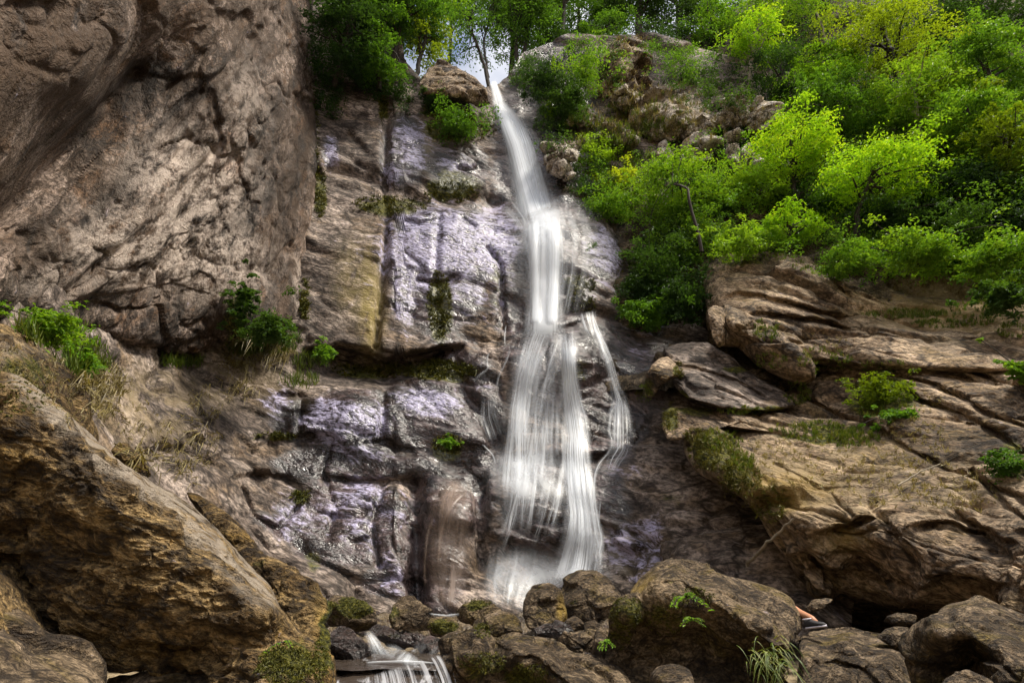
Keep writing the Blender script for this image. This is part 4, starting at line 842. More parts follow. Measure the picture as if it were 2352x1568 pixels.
# lower fall
water_part('water_sheet', wf, W_LACE, [(1318,1036,74),(1320,1070,86),(1328,1120,80),(1336,1180,84),(1338,1230,100),(1330,1290,124),(1318,1345,140)], off=0.24, fade0=40, fade1=40, dens=0.9)
fan(wf, [(1290,1040),(1304,1110),(1310,1180),(1296,1250),(1270,1340)], [(1352,1045),(1360,1110),(1372,1200),(1384,1260),(1384,1316)], 11, 8, 20, 911, dens=0.62, off=0.34)
fan(wf, [(1340,1190),(1316,1230),(1290,1290),(1276,1345)], [(1380,1205),(1384,1250),(1386,1290),(1384,1316)], 9, 8, 18, 912, dens=0.6, off=0.42)
water_part('water_spray', wf, W_SPRAY, [(1250,1020,240),(1245,1070,290),(1235,1120,280),(1225,1180,240)], off=0.34, fade0=40, fade1=70, dens=0.9)
water_part('water_spray', wf, W_SPRAY, [(1200,1040,150),(1196,1080,170),(1190,1130,150)], off=0.42, fade0=30, fade1=50, dens=0.9)
water_part('water_veil', wf, W_VEIL, [(1240,1044,230),(1232,1090,240),(1225,1150,230),(1215,1240,200)], off=0.2, fade0=24, fade1=90, dens=0.9)
fan(wf, [(1180,1090),(1172,1150),(1156,1220),(1130,1280)], [(1290,1090),(1286,1150),(1262,1230),(1240,1300)], 9, 5, 11, 913, dens=0.6, off=0.28)
water_part('water_strand', wf, W_STRAND, [(1190,1120,10),(1180,1160,8),(1172,1190,14),(1166,1225,12)], off=0.3, dens=0.8)
water_part('water_spray', wf, W_SPRAY, [(1190,1260,120),(1180,1310,150),(1172,1360,140),(1166,1400,100)], off=0.4, fade0=60, fade1=40, dens=0.75)
water_part('water_spray', wf, W_SPRAY, [(1330,1290,150),(1326,1330,190),(1320,1350,170)], off=0.5, fade0=30, fade1=20, dens=0.8)
water_part('water_spray', wf, W_SPRAY, [(1230,1250,200),(1220,1320,260),(1215,1390,240)], off=0.6, fade0=70, fade1=50, dens=0.75)
water_part('water_spray', wf, W_SPRAY, [(1190,1290,150),(1180,1350,190),(1170,1410,170)], off=0.9, fade0=50, fade1=40, dens=0.7)
water_part('water_veil', wf, W_VEIL, [(1185,1240,170),(1180,1300,180),(1170,1340,170),(1160,1395,120)], off=0.3, fade0=60, fade1=30, dens=0.55)
water_part('water_veil', wf, W_LACE, [(1190,960,60),(1188,1030,90),(1186,1090,110),(1180,1150,100)], off=0.3, fade0=60, fade1=60, dens=0.5)
water_part('water_veil', wf, W_LACE, [(1324,980,60),(1324,1040,74),(1328,1110,80),(1334,1160,80)], off=0.34, fade0=50, fade1=50, dens=0.8)
water_part('water_veil', wf, W_VEIL, [(1255,960,150),(1250,1050,190),(1244,1110,190)], off=0.3, fade0=50, fade1=40, dens=0.9)
water_part('water_veil', wf, W_FALL, [(1308,760,60),(1306,850,56),(1316,960,66),(1326,1050,78),(1334,1160,86),(1334,1250,110),(1320,1340,140)], off=0.16, fade0=60, fade1=50, dens=0.34)
water_part('water_veil', wf, W_FALL, [(1236,790,110),(1210,860,90),(1190,950,70),(1184,1040,80)], off=0.12, fade0=50, fade1=60, dens=0.30)
# brown smear of a removed figure, made up as a thin veil of water
bf = empty('brown_smear', tuple(P(1035, 1410, 10.4)), kind='structure', label='brownish smear of a removed figure beside the main fall, built as a thin veil')
for pth, w in (([(1060,1100,70),(1040,1140,110),(1035,1200,130),(1030,1280,130),(1030,1340,110),(1030,1400,70)], W_SMEAR),
               ([(1072,1128,16),(1046,1150,20),(1024,1180,22),(1010,1230,20),(1004,1310,16)], W_BROWN), ([(1070,1100,12),(1086,1140,14),(1090,1190,10)], W_BROWN), ([(996,1180,12),(980,1230,14),(974,1300,12),(976,1350,10)], W_BROWN),
               ([(1052,1160,8),(1050,1230,8),(1036,1300,6),(1034,1380,6)], W_BROWN)):
    water_part('water_strand' if pth[0][2] < 60 else 'water_veil', bf, w, pth, off=0.25 if pth[0][2] < 60 else 0.15, fade0=20, fade1=30, dens=0.6 if pth[0][2] < 60 else 1.0)  # these strands and veils only make up the brown smear, not real water

# ------------------------------------------------------------------ stream
def stream_material():
    t = NT('stream water')
    p = t.pos()
    n = t.noise(t.mapv(p, (3, 9, 3)), 1.0, 5, 0.6)
    f = t.noise(t.mapv(p, (6, 1.5, 6)), 1.0, 5, 0.65)
    col = t.mix(t.step(f, 0.56, 0.72), (0.045, 0.034, 0.026), (0.55, 0.55, 0.58))
    return t.done(t.pbsdf(col, 0.12, t.bump(n, 0.35, 0.05), 0.6))
M_POOL = stream_material()
def pool(name, y0, y1, z, xa, xb, label):
    X, Y = np.meshgrid(np.linspace(xa, xb, 60), np.linspace(y0, y1, 60))
    Z = z + 0.012 * fbm(np.stack([X * 3, Y * 5, X * 0], -1), 3, 9)
    return put(name, mesh_from(name, np.stack([X, Y, Z], -1).reshape(-1, 3), grid_faces(60, 60)), M_POOL, kind='structure', label=label)
ZP = float(P(900, 1522, 5.9)[2])
pool('stream_pool', 5.52, 6.5, ZP, -2.4, -0.3, 'brown pool above the lip of the small cascade')
pool('stream', 6.5, 11.6, ZP - 0.10, -3.0, 1.6, 'shallow stream winding among the boulders below the fall')
pool('lower_stream', -30, 4.2, -0.10, -2.6, 0.6, 'stream running on below the bottom edge')
cs = empty('stream_cascade', tuple(P(930, 1520, 5.4)), kind='structure', label='small white cascade between the stream boulders')
def yfix(*v): return list(v)
fan(cs, [(832,1444),(844,1470),(850,1496),(852,1520)], [(850,1444),(866,1470),(884,1500),(906,1518)], 7, 6, 16, 921, off=0.06, dens=0.9, mat=W_STRAND, jitter=3) if False else None
SMALL = dict(smap=ALL, off=0.04, fade0=10, fade1=6, bulge=0.02)
def fan_small(left, right, n, seed, dens=0.8):
    fan(cs, left, right, n, 5, 12, seed, off=0.03, dens=dens, jitter=2, cut=0)
_at = BACK.at
ALL_as_back = ALL.at
BACK.at = ALL_as_back
fan_small([(836,1448),(846,1470),(854,1494),(856,1519)], [(850,1448),(866,1474),(884,1500),(900,1519)], 6, 921)
fan_small([(962,1474),(950,1490),(938,1504),(928,1519)], [(984,1470),(974,1490),(966,1504),(962,1519)], 6, 922)
fan_small([(1004,1478),(990,1494),(976,1508),(966,1520)], [(1016,1476),(1002,1494),(990,1508),(980,1520)], 3, 923, 0.6)
BACK.at = _at
water_part('water_spray', cs, W_SPRAY, [(940,1496,90),(930,1512,150),(926,1526,180)], Yfix=[6.1,5.95,5.9], off=0.03, fade0=12, fade1=8, dens=1.0)
water_part('water_strand', cs, W_STRAND, [(1056,1410,8),(1020,1414,10),(986,1409,6)], Yfix=[8.3,8.2,8.1], off=0.05, fade0=14, fade1=10, dens=0.6)
water_part('foam', cs, W_STRAND, [(840,1521,5),(880,1519,7),(930,1518,9),(970,1520,7),(1000,1522,5)], Yfix=[5.96,5.92,5.9,5.92,5.92], off=0.04, fade0=10, fade1=10)
# water sliding over the lip at the bottom edge
water_part('water_sheet', cs, water_material('water over the lip', (0.75, 0.76, 0.8), lo=0.44, hi=0.66, along=0.5, across=30, amax=0.9, soft=0.3), [(895,1536,270),(900,1552,290),(905,1580,310),(910,1620,320),(910,1700,320)], Yfix=[5.50,5.42,5.28,5.16,5.08], off=0.0, fade0=10, fade1=4, bulge=0.05, nA=40)
lip = [(x_, 1537 + 2.5 * math.sin(x_ * 0.05) + 1.5 * math.sin(x_ * 0.13)) for x_ in range(756, 1030, 14)]
V = []
for k, (dy, dY) in enumerate([(-1, 0.35), (0, 0.06), (12, 0.0), (40, -0.16), (80, -0.26), (170, -0.34)]):
    for x, y in lip: V.append(P(x, y + dy, 5.54 + dY))
centred('stream_lip', np.array(V), grid_faces(6, len(lip)), M_POOL, kind='structure', label='dark water curving over the lip at the bottom edge')

# ------------------------------------------------------------------ plants
def leaf_material(name, stops, trans=0.45, rough=0.5):
    t = NT(name)
    tint, lum, _, _ = t.attr('tint')
    col = t.ramp(tint, stops)
    b = t.pbsdf(col, rough, None, 0.3)
    tl = t.node('ShaderNodeBsdfTranslucent'); t.set(tl.inputs[0], t.mix(1.0, col, (1.5, 1.45, 0.5), 'MULTIPLY'))
    m = t.node('ShaderNodeMixShader'); m.inputs[0].default_value = trans; t.l.new(b, m.inputs[1]); t.l.new(tl.outputs[0], m.inputs[2])
    return t.done(m.outputs[0])
L_BRIGHT = leaf_material('bright maple leaf', [(0.0, (0.099, 0.202, 0.017)), (0.5, (0.239, 0.444, 0.022)), (1.0, (0.478, 0.600, 0.030))])
L_MID = leaf_material('green leaf', [(0.0, (0.044, 0.108, 0.016)), (0.5, (0.110, 0.236, 0.025)), (1.0, (0.243, 0.385, 0.029))])
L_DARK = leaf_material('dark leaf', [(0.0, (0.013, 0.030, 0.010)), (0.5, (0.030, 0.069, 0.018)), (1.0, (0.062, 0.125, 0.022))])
L_YELLOW = leaf_material('yellow green leaf', [(0.0, (0.106, 0.161, 0.011)), (0.5, (0.265, 0.363, 0.018)), (1.0, (0.476, 0.524, 0.046))])
L_DRY = leaf_material('dry grass blade', [(0.0, (0.08, 0.060, 0.022)), (0.5, (0.22, 0.175, 0.065)), (1.0, (0.42, 0.36, 0.18))], 0.2)
L_GRASS = leaf_material('grass blade', [(0.0, (0.03, 0.05, 0.008)), (0.5, (0.09, 0.14, 0.014)), (1.0, (0.24, 0.24, 0.05))], 0.25)
L_MOSS = leaf_material('moss', [(0.0, (0.015, 0.018, 0.003)), (0.5, (0.06, 0.065, 0.008)), (1.0, (0.17, 0.155, 0.02))], 0.15)
def bark(name, col):
    t = NT(name); n = t.noise(t.mapv(t.pos(), (9, 9, 2)), 1.0, 4, 0.6)
    return t.done(t.pbsdf(t.ramp(n, [(0.3, tuple(c * 0.5 for c in col)), (0.7, tuple(c * 1.4 for c in col))]), 0.85, t.bump(n, 0.6, 0.05)))
B_DARK, B_PALE = bark('dark bark', (0.035, 0.026, 0.018)), bark('pale bark', (0.26, 0.22, 0.16))

def unit(v): return v / np.maximum(np.linalg.norm(v, axis=-1, keepdims=True), 1e-9)

def leaf_mesh(pos, nrm, size, tint, r, aspect=0.5, droop=0.25):
    """One folded leaf (two triangles sharing the midrib, pointed) per position."""
    n = len(pos)
    nrm = unit(nrm + r.normal(0, 0.28, (n, 3)))
    d = unit(np.cross(nrm, r.normal(0, 1, (n, 3))))
    s = np.cross(nrm, d)
    size = np.broadcast_to(size, (n,)) * r.uniform(0.65, 1.25, n)
    L, Wd = size[:, None], (size * aspect)[:, None]
    a = pos - d * L * 0.5
    b = pos + d * L * 0.5 - nrm * L * droop
    c1 = pos + s * Wd * 0.5 + nrm * L * 0.08
    c2 = pos - s * Wd * 0.5 + nrm * L * 0.08
    V = np.stack([a, c1, b, c2], 1).reshape(-1, 3)
    i = np.arange(n)[:, None] * 4
    F = np.concatenate([i + np.array([[0, 1, 2]]), i + np.array([[0, 2, 3]])], 1).reshape(-1, 3)
    T = np.repeat(np.stack([tint, tint, tint, np.ones(n)], -1), 4, 0)
    return V, F, T

def tube(path, radii, sides=6):
    p = np.asarray(path, float); n = len(p)
    d = unit(np.gradient(p, axis=0))
    ref = np.array([0.31, 0.9, 0.2]); a = unit(np.cross(d, ref)); b = np.cross(d, a)
    th = np.linspace(0, 2 * np.pi, sides, endpoint=False)
    ring = a[:, None] * np.cos(th)[None, :, None] + b[:, None] * np.sin(th)[None, :, None]
    V = p[:, None] + ring * np.asarray(radii, float)[:, None, None]
    return V.reshape(-1, 3), grid_faces(n, sides, True)

def join(parts):
    V, F, T, o = [], [], [], 0
    for q in parts:
        V.append(q[0]); F.append(q[1] + o); o += len(q[0])
        if len(q) > 2: T.append(q[2])
    return np.vstack(V), np.vstack(F), (np.vstack(T) if T else None)

def curve_pts(a, b, r, n=7, bend=0.12):
    t = np.linspace(0, 1, n)[:, None]
    L = np.linalg.norm(b - a)
    w = r.normal(0, bend * L, 3)
    return a + (b - a) * t + w * (t * (1 - t) * 2) + r.normal(0, 0.012 * L, (n, 3)) * (t * (1 - t) * 4)

def sprays(centres, radii, r, per, leaf, flat=0.22, droop=0.5, tint0=0.5, up=None):
    """Flattened sprays of leaves: denser towards the middle, drooping at the rim."""
    Ps, Ns, Ts = [], [], []
    for c, R in zip(centres, radii):
        k = max(6, int(per * r.uniform(0.7, 1.3)))
        a = r.uniform(0, 2 * np.pi, k); q = np.sqrt(r.uniform(0, 1, k)) * r.uniform(0.75, 1.15, k)
        lob = 1 + 0.35 * np.sin(a * r.integers(2, 5) + r.uniform(0, 6))
        x, y = np.cos(a) * q * lob, np.sin(a) * q * lob
        z = -droop * q * q * 0.6 + r.normal(0, flat, k)
        tilt = r.normal(0, 0.25, 2)
        z = z + tilt[0] * x + tilt[1] * y
        o = np.stack([x, y, z], -1) * R
        Ps.append(c + o)
        Ns.append(np.stack([x * 0.5 - tilt[0], y * 0.5 - tilt[1], np.ones(k)], -1) + r.normal(0, 0.2, (k, 3)))
        Ts.append(np.clip(tint0 + r.normal(0, 0.10) + r.normal(0, 0.13, k), 0, 1))
    return np.vstack(Ps), np.vstack(Ns), np.concatenate(Ts)

BUDGET = [0]
def tree(name, label, cat, crown, Y, foot, mat, n=46, per=75, leaf=0.11, spread=0.34, tint=0.5, seed=1, bk=None, via=None, rad=None, footY=None, group='trees on the right hillside', flat=0.22, droop=0.5, hollow=0.35, limbs=14, deep=0.8, minz=-0.75, ragged=0.55):
    """crown = (px, py, half width px, half height px) at distance Y; foot = (px, py) where the stem leaves the ground."""
    r = np.random.default_rng(seed)
    cx, cy, rx, ry = crown
    C = P(cx, cy, Y); mp = metres_per_px(cx, cy, Y)
    el = math.atan2(C[2] - CAMZ, C[1])
    ax, az, ay = rx * mp, ry * mp / max(0.55, math.cos(el)), rx * mp * deep
    base = P(foot[0], foot[1], footY if footY else Y + 0.3)
    cs, rs = [], []
    while len(cs) < n:
        v = r.normal(0, 1, 3); v /= np.linalg.norm(v)
        lob_ = (1.0 - ragged * 0.5) + ragged * abs(math.sin(v[0] * 2.3 + seed) * math.cos(v[1] * 2.1 + seed * 1.7) + 0.6 * math.sin(v[2] * 3.1 + seed * 0.6 + v[0] * 2))
        v *= r.uniform(hollow, 1) ** 0.5 * lob_ * (1.0 + ragged * r.uniform(0.2, 1.0) if r.random() < 0.16 else 1.0)
        v[2] = round(v[2] * 4.5) / 4.5 * 0.6 + v[2] * 0.4
        if v[2] < minz: continue
        cs.append(C + v * np.array([ax, ay, az]) * 0.86); rs.append(spread * min(ax, az * 1.6) * r.uniform(0.6, 1.3))
    cs = np.array(cs)
    Pp, Nn, Tt = sprays(cs, rs, r, per, leaf, flat, droop, tint)
    root = empty(name, tuple(base), label, cat, None, group)
    b0 = np.array(root.location)
    V, F, T = leaf_mesh(Pp, Nn, leaf, Tt, r)
    BUDGET[0] += len(F)
    put('crown', mesh_from('crown', V - b0, F, {'tint': T}, False), mat, root)
    top = C + np.array([0, 0, az * 0.35])
    pts = [base] + ([P(*v) for v in via] if via else []) + [top]
    pts = np.array(pts)
    tt = np.linspace(0, 1, 12); L = np.r_[0, np.cumsum(np.linalg.norm(np.diff(pts, axis=0), axis=1))]; L /= L[-1]
    st = np.stack([np.interp(tt, L, pts[:, k]) for k in range(3)], 1) + r.normal(0, 0.02, (12, 3)) * min(1, ax)
    R0 = rad if rad else 0.035 + 0.022 * (ax + az)
    parts = [tube(st, np.linspace(R0, R0 * 0.35, 12), 7)]
    for k in r.choice(len(cs), min(limbs, len(cs)), replace=False):
        s0 = st[r.integers(5, 11)]
        e = cs[k]
        parts.append(tube(curve_pts(s0, e, r, 6), np.linspace(R0 * 0.42, 0.008, 6), 5))
    V, F, _ = join(parts)
    put('trunk', mesh_from('trunk', V - b0, F), bk or B_DARK, root)
    return root

TR = 'trees on the right hillside'
SK = 'trees along the skyline'
# skyline
tree('tree', 'slender leaning tree on the lip just left of the fall, dark against the bright sky', 'tree', (1085,55,75,75), 20.0, (1122,202), L_MID, 34, 60, 0.13, 0.30, 0.35, 101, via=[(1108,130,20.0),(1085,80,20.0)], rad=0.10, footY=19.75, group=SK, hollow=0.1)
tree('tree', 'thin upright tree on the lip beside the leaning one, right above the fall', 'tree', (1135,30,60,90), 20.6, (1122,178), L_MID, 30, 60, 0.13, 0.32, 0.4, 102, via=[(1110,100,20.4)], rad=0.07, footY=20.0, group=SK)
tree('tree', 'full green tree standing right of the top of the fall', 'tree', (1215,60,80,95), 21.5, (1200,185), L_MID, 95, 90, 0.13, 0.36, 0.3, 103, footY=21.0, group=SK)
tree('tree', 'tall hazy green tree behind the gap of sky right of the fall', 'tree', (1330,25,75,70), 26, (1330,150), L_MID, 100, 90, 0.15, 0.36, 0.15, 104, footY=25, group=SK)
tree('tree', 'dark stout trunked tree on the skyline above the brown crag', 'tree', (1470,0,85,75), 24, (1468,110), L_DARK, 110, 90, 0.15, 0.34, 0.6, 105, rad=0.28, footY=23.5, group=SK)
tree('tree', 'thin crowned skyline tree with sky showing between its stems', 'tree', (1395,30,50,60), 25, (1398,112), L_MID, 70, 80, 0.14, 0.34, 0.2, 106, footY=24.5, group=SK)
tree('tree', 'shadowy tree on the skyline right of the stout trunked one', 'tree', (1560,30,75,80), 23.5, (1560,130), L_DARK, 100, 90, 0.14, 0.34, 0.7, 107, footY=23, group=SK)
tree('tree', 'tall tree filling the top edge left of the gap of sky', 'tree', (1180,-40,130,60), 23, (1175,180), L_MID, 130, 90, 0.14, 0.3, 0.25, 108, footY=22, group=SK)
tree('tree', 'sunlit loose tree whose leaves glitter against the sky at the cliff top', 'tree', (985,85,62,80), 18.4, (950,190), L_YELLOW, 44, 62, 0.14, 0.32, 0.25, 109, footY=18.0, group=SK, hollow=0.1)
tree('tree', 'olive green tree above the glittering one at the top edge', 'tree', (985,-10,90,60), 19, (960,120), L_MID, 54, 80, 0.14, 0.34, 0.6, 110, footY=18.6, group=SK)
tree('tree', 'dark tree hanging over the tan cliff beside the overhanging wall', 'tree', (800,70,80,110), 15.6, (770,200), L_DARK, 80, 90, 0.13, 0.32, 0.45, 111, footY=16.6, group=SK)
tree('tree', 'green tree with mossy drooping boughs between the dark tree and the glittering one', 'tree', (870,100,58,100), 16.4, (870,210), L_MID, 70, 85, 0.12, 0.3, 0.35, 112, footY=17.0, group=SK, droop=1.0)
tree('tree', 'dark leafy tree at the top edge above the tan cliff', 'tree', (840,-40,130,70), 16.8, (800,100), L_DARK, 70, 85, 0.14, 0.3, 0.5, 113, footY=17.5, group=SK)
tree('tree', 'low tree filling the skyline between the hazy tree and the stout trunked one', 'tree', (1400,70,60,40), 23, (1400,120), L_MID, 44, 80, 0.14, 0.34, 0.4, 141, footY=22.6, group=SK)
tree('tree', 'green crown at the top edge right of the sky gap', 'tree', (1300,-40,100,60), 23, (1290,140), L_MID, 110, 90, 0.14, 0.3, 0.3, 142, footY=22, group=SK)
tree('tree', 'leafy tree on the skyline just right of the full green one', 'tree', (1262,105,46,60), 22, (1255,190), L_DARK, 44, 80, 0.13, 0.34, 0.7, 143, footY=21.6, group=SK)
tree('tree', 'dim tree at the top edge between the shadowy tree and the hillside trees', 'tree', (1640,-10,90,70), 24, (1640,110), L_DARK, 70, 80, 0.15, 0.3, 0.6, 144, footY=23, group=SK)
tree('tree', 'pale leaved tree at the top edge over the hillside trees', 'tree', (1900,-20,110,60), 21, (1900,80), L_BRIGHT, 70, 85, 0.14, 0.28, 0.3, 145, footY=21, group=SK)
undergrowth_later = [('undergrowth', 'leafy young growth filling the slope between the trees', [(1900,330,160,90,1.6),(2120,300,160,110,1.8),(2280,380,90,120,1.4),(1750,250,110,70,1),(1980,480,150,60,1.2),(2200,500,140,60,1.4),(1620,500,100,60,.8),(1700,400,110,70,1.0),(2250,180,110,110,1),(1800,100,160,60,.9),(2100,60,160,70,.9),(2500,200,140,200,2.2),(2500,500,140,120,1.8)])]
tree('tree', 'drooping green tree under the corner tree at the right edge', 'tree', (2230,270,90,60), 13.0, (2230,360), L_MID, 70, 90, 0.10, 0.28, 0.55, 151, droop=1.0)
tree('tree', 'airy yellow green tree between the tall maple and the green corner tree', 'tree', (2150,190,75,60), 15.0, (2150,280), L_YELLOW, 56, 85, 0.11, 0.28, 0.2, 152)
tree('tree', 'light green tree below the tall yellow green maple on its left', 'tree', (1905,160,70,60), 16.4, (1900,250), L_BRIGHT, 54, 85, 0.11, 0.28, 0.2, 153)
tree('tree', 'spreading canopy tree at the top edge left of the sky gap', 'tree', (930,20,110,70), 17.6, (900,160), L_MID, 110, 90, 0.13, 0.26, 0.2, 161, footY=17.8, group=SK, ragged=0.9)
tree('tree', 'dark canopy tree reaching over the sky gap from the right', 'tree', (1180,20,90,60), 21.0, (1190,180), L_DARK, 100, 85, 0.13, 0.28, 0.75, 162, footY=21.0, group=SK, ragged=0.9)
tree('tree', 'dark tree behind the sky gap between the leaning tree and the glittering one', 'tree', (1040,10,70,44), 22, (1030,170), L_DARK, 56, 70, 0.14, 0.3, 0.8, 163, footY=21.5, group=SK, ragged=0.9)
# right hillside
tree('tree', 'bright round headed maple standing alone in the middle of the slope', 'tree', (1822,345,106,66), 14.3, (1824,470), L_BRIGHT, 62, 95, 0.10, 0.30, 0.6, 121, via=[(1822,420,14.7)])
tree('tree', 'bright broad maple right of the round headed one', 'tree', (2020,402,142,66), 12.7, (1972,560), L_BRIGHT, 80, 95, 0.095, 0.26, 0.5, 122, via=[(1968,480,13.0)])
tree('tree', 'tall yellow green maple high on the slope with two bare stems below its head', 'tree', (2040,88,140,92), 16.0, (2064,225), L_YELLOW, 90, 95, 0.12, 0.26, 0.3, 123, via=[(2060,170,16.6)])
tree('tree', 'pale green tree near the skyline with slim pale stems', 'tree', (1737,95,76,52), 18.6, (1722,205), L_BRIGHT, 50, 85, 0.12, 0.3, 0.55, 124, bk=B_PALE, via=[(1724,150,18.8)])
tree('tree', 'green tree touching the top edge left of the tall yellow green maple', 'tree', (1770,20,115,50), 20, (1780,110), L_MID, 60, 85, 0.13, 0.3, 0.7, 125)
tree('tree', 'deep green tree with hanging boughs below the tall yellow green maple', 'tree', (1930,240,100,82), 15.6, (1940,350), L_MID, 90, 90, 0.11, 0.28, 0.35, 126, droop=0.9)
tree('tree', 'green tree with long drooping fronds of leaves right of the deep green one', 'tree', (2110,225,108,72), 14.4, (2110,330), L_MID, 80, 95, 0.10, 0.28, 0.75, 127, droop=1.1, bk=B_PALE)
tree('tree', 'big leafy tree in the top right corner', 'tree', (2275,140,90,105), 13.6, (2290,290), L_MID, 100, 95, 0.10, 0.26, 0.5, 128)
tree('tree', 'dark tree behind the top right corner tree at the top edge', 'tree', (2260,0,140,70), 17.5, (2250,120), L_DARK, 80, 90, 0.13, 0.28, 0.6, 129)
tree('tree', 'olive tree at the right edge half way down the trees', 'tree', (2320,330,75,105), 11.8, (2330,470), L_YELLOW, 70, 90, 0.09, 0.28, 0.12, 130)
tree('tree', 'low spreading tree with flat tiers of leaves behind the broad maple', 'tree', (2165,335,105,46), 13.6, (2140,430), L_MID, 64, 95, 0.10, 0.26, 0.8, 131, droop=0.9)
tree('tree', 'green tree with a bent bare stem above the steps of rock', 'tree', (1560,430,110,78), 15.4, (1610,578), L_MID, 84, 95, 0.10, 0.26, 0.72, 132, via=[(1598,520,13.7),(1584,480,13.7),(1582,432,13.8),(1545,424,14.2)], rad=0.055, limbs=10, footY=13.7)
tree('tree', 'leafy green tree between the bent stem and the round headed maple', 'tree', (1725,445,85,56), 14.8, (1740,530), L_MID, 66, 90, 0.10, 0.28, 0.85, 133)
tree('sapling', 'bright low sapling in front of the maples just above the pale bank', 'sapling', (1812,520,70,42), 12.9, (1815,585), L_BRIGHT, 46, 85, 0.085, 0.28, 0.4, 134)
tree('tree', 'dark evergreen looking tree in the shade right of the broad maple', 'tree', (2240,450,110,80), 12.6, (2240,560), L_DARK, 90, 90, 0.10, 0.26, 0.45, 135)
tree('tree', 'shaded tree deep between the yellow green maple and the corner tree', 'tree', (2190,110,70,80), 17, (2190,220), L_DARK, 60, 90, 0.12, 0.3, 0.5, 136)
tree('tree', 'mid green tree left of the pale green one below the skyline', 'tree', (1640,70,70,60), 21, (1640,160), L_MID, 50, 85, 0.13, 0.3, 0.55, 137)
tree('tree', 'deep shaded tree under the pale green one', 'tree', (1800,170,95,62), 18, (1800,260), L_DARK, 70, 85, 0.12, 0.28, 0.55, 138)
SH = 'shrubs on the right hillside'
def shrub(label, crown, Y, mat, seed, n=34, per=80, leaf=0.09, tint=0.5, group=SH, **kw):
    kw.setdefault('limbs', 12); kw.setdefault('rad', 0.025); kw.setdefault('ragged', 1.0); kw.setdefault('hollow', 0.05); kw.setdefault('minz', -0.9)
    n = int(n * 1.7); per = int(per * 0.55); kw.setdefault('spread', 0.26)
    return tree('shrub', label, 'shrub', crown, Y, (crown[0], crown[1] + crown[3] * 0.8), mat, n, per, leaf, kw.pop('spread'), tint, seed, group=group, footY=Y + 0.35, **kw)
shrub('bluish green shrub below the skyline trees right of the brown crag', (1565,150,80,50), 18.5, L_MID, 201, tint=0.45)
shrub('yellowing bush beside the smooth bulge of wet rock', (1412,415,45,26), 16.4, L_YELLOW, 202, 26, tint=0.7)
shrub('dark bush just right of the top of the fall', (1245,185,66,62), 17.7, L_DARK, 203, 44, leaf=0.11, tint=0.4)
shrub('green bush climbing the slope above the dark bush by the fall', (1345,165,70,58), 17.9, L_MID, 204, 40, leaf=0.11, tint=0.65)
shrub('shadowy bush between the top of the fall and the green bush on the slope', (1300,225,56,40), 17.4, L_DARK, 231, 44, leaf=0.11, tint=0.75)
shrub('bright little bush by itself close right of the upper fall', (1268,248,18,26), 18.2, L_BRIGHT, 205, 14, 50, tint=0.5)
shrub('fresh green bush spilling over the low grey ledge', (1372,345,62,42), 17.2, L_MID, 206, 38, tint=0.9)
shrub('dense bush over the edge of the smooth wet bulge', (1400,470,70,50), 15.6, L_MID, 207, 44, tint=0.55)
shrub('dark bush in the gully left of the layered bank', (1500,610,72,72), 14.2, L_DARK, 208, 60, tint=0.65)
shrub('shaded green bush low in the gully left of the layered bank', (1560,690,58,62), 13.2, L_DARK, 209, 54, tint=0.5)
shrub('mossy green bush beside the ledge where the water lands', (1480,720,55,50), 13.6, L_MID, 210, 40, tint=0.3)
shrub('green bush on the top edge of the pale bank', (1700,560,80,30), 12.8, L_MID, 211, 44, leaf=0.08, tint=0.85)
shrub('low leafy bush on the right part of the pale bank', (1935,600,80,40), 11.8, L_MID, 212, 50, leaf=0.08, tint=0.55)
shrub('broad leafy bush over the right of the bank below the olive tree', (2110,580,95,46), 11.2, L_MID, 213, 66, leaf=0.085, tint=0.7)
shrub('leafy bush at the right edge above the earth bank', (2290,590,85,55), 10.4, L_MID, 214, 66, leaf=0.085, tint=0.6)
shrub('dark leafy bush hanging over the earth bank at the right edge', (2310,680,60,50), 9.6, L_DARK, 215, 50, leaf=0.08, tint=0.8)
shrub('shadowed bush under the broad maple', (2040,500,90,40), 12.5, L_DARK, 216, 50, tint=0.6)
shrub('shadowed bush under the olive tree', (2200,520,80,40), 11.6, L_DARK, 217, 50, tint=0.75)
shrub('green bush below the deep green tree on the slope', (1900,465,60,40), 14.0, L_MID, 218, 40, tint=0.4)
shrub('small bush at the right edge on the outcrop', (2340,850,34,34), 8.4, L_MID, 219, 26, 60, 0.07, tint=0.6)
shrub('straggly bush growing in the middle of the outcrop slope', (2015,895,84,36), 9.9, L_YELLOW, 220, 46, 70, 0.06, tint=0.0)
shrub('lower bush under the one in the middle of the outcrop slope', (2060,955,60,24), 9.2, L_MID, 221, 30, 60, 0.06, tint=0.3)
shrub('leafy bush in a hollow at the right of the outcrop slope', (2315,1065,56,34), 7.0, L_MID, 222, 30, 50, 0.05, tint=0.1)
shrub('drooping dark bush at the foot of the overhanging wall', (560,700,34,66), 11.3, L_DARK, 223, 44, 70, 0.08, tint=0.8, group='bushes at the foot of the overhang')
shrub('green bush right of the drooping one below the overhanging wall', (620,755,64,44), 11.2, L_DARK, 224, 44, 70, 0.08, tint=0.95, group='bushes at the foot of the overhang')
shrub('small blue green bush at the ledge end under the tan cliff', (748,812,30,24), 12.2, L_MID, 225, 22, 60, 0.07, tint=0.5, group='bushes at the foot of the overhang')
shrub('vivid green fern like bush behind the mossy boulder', (110,752,80,40), 7.2, L_MID, 226, 50, 80, 0.06, tint=0.75, group='bushes at the foot of the overhang')
shrub('trailing bush on the slope right of the fern like one', (190,825,46,46), 7.0, L_MID, 227, 34, 70, 0.05, tint=0.55, group='bushes at the foot of the overhang')
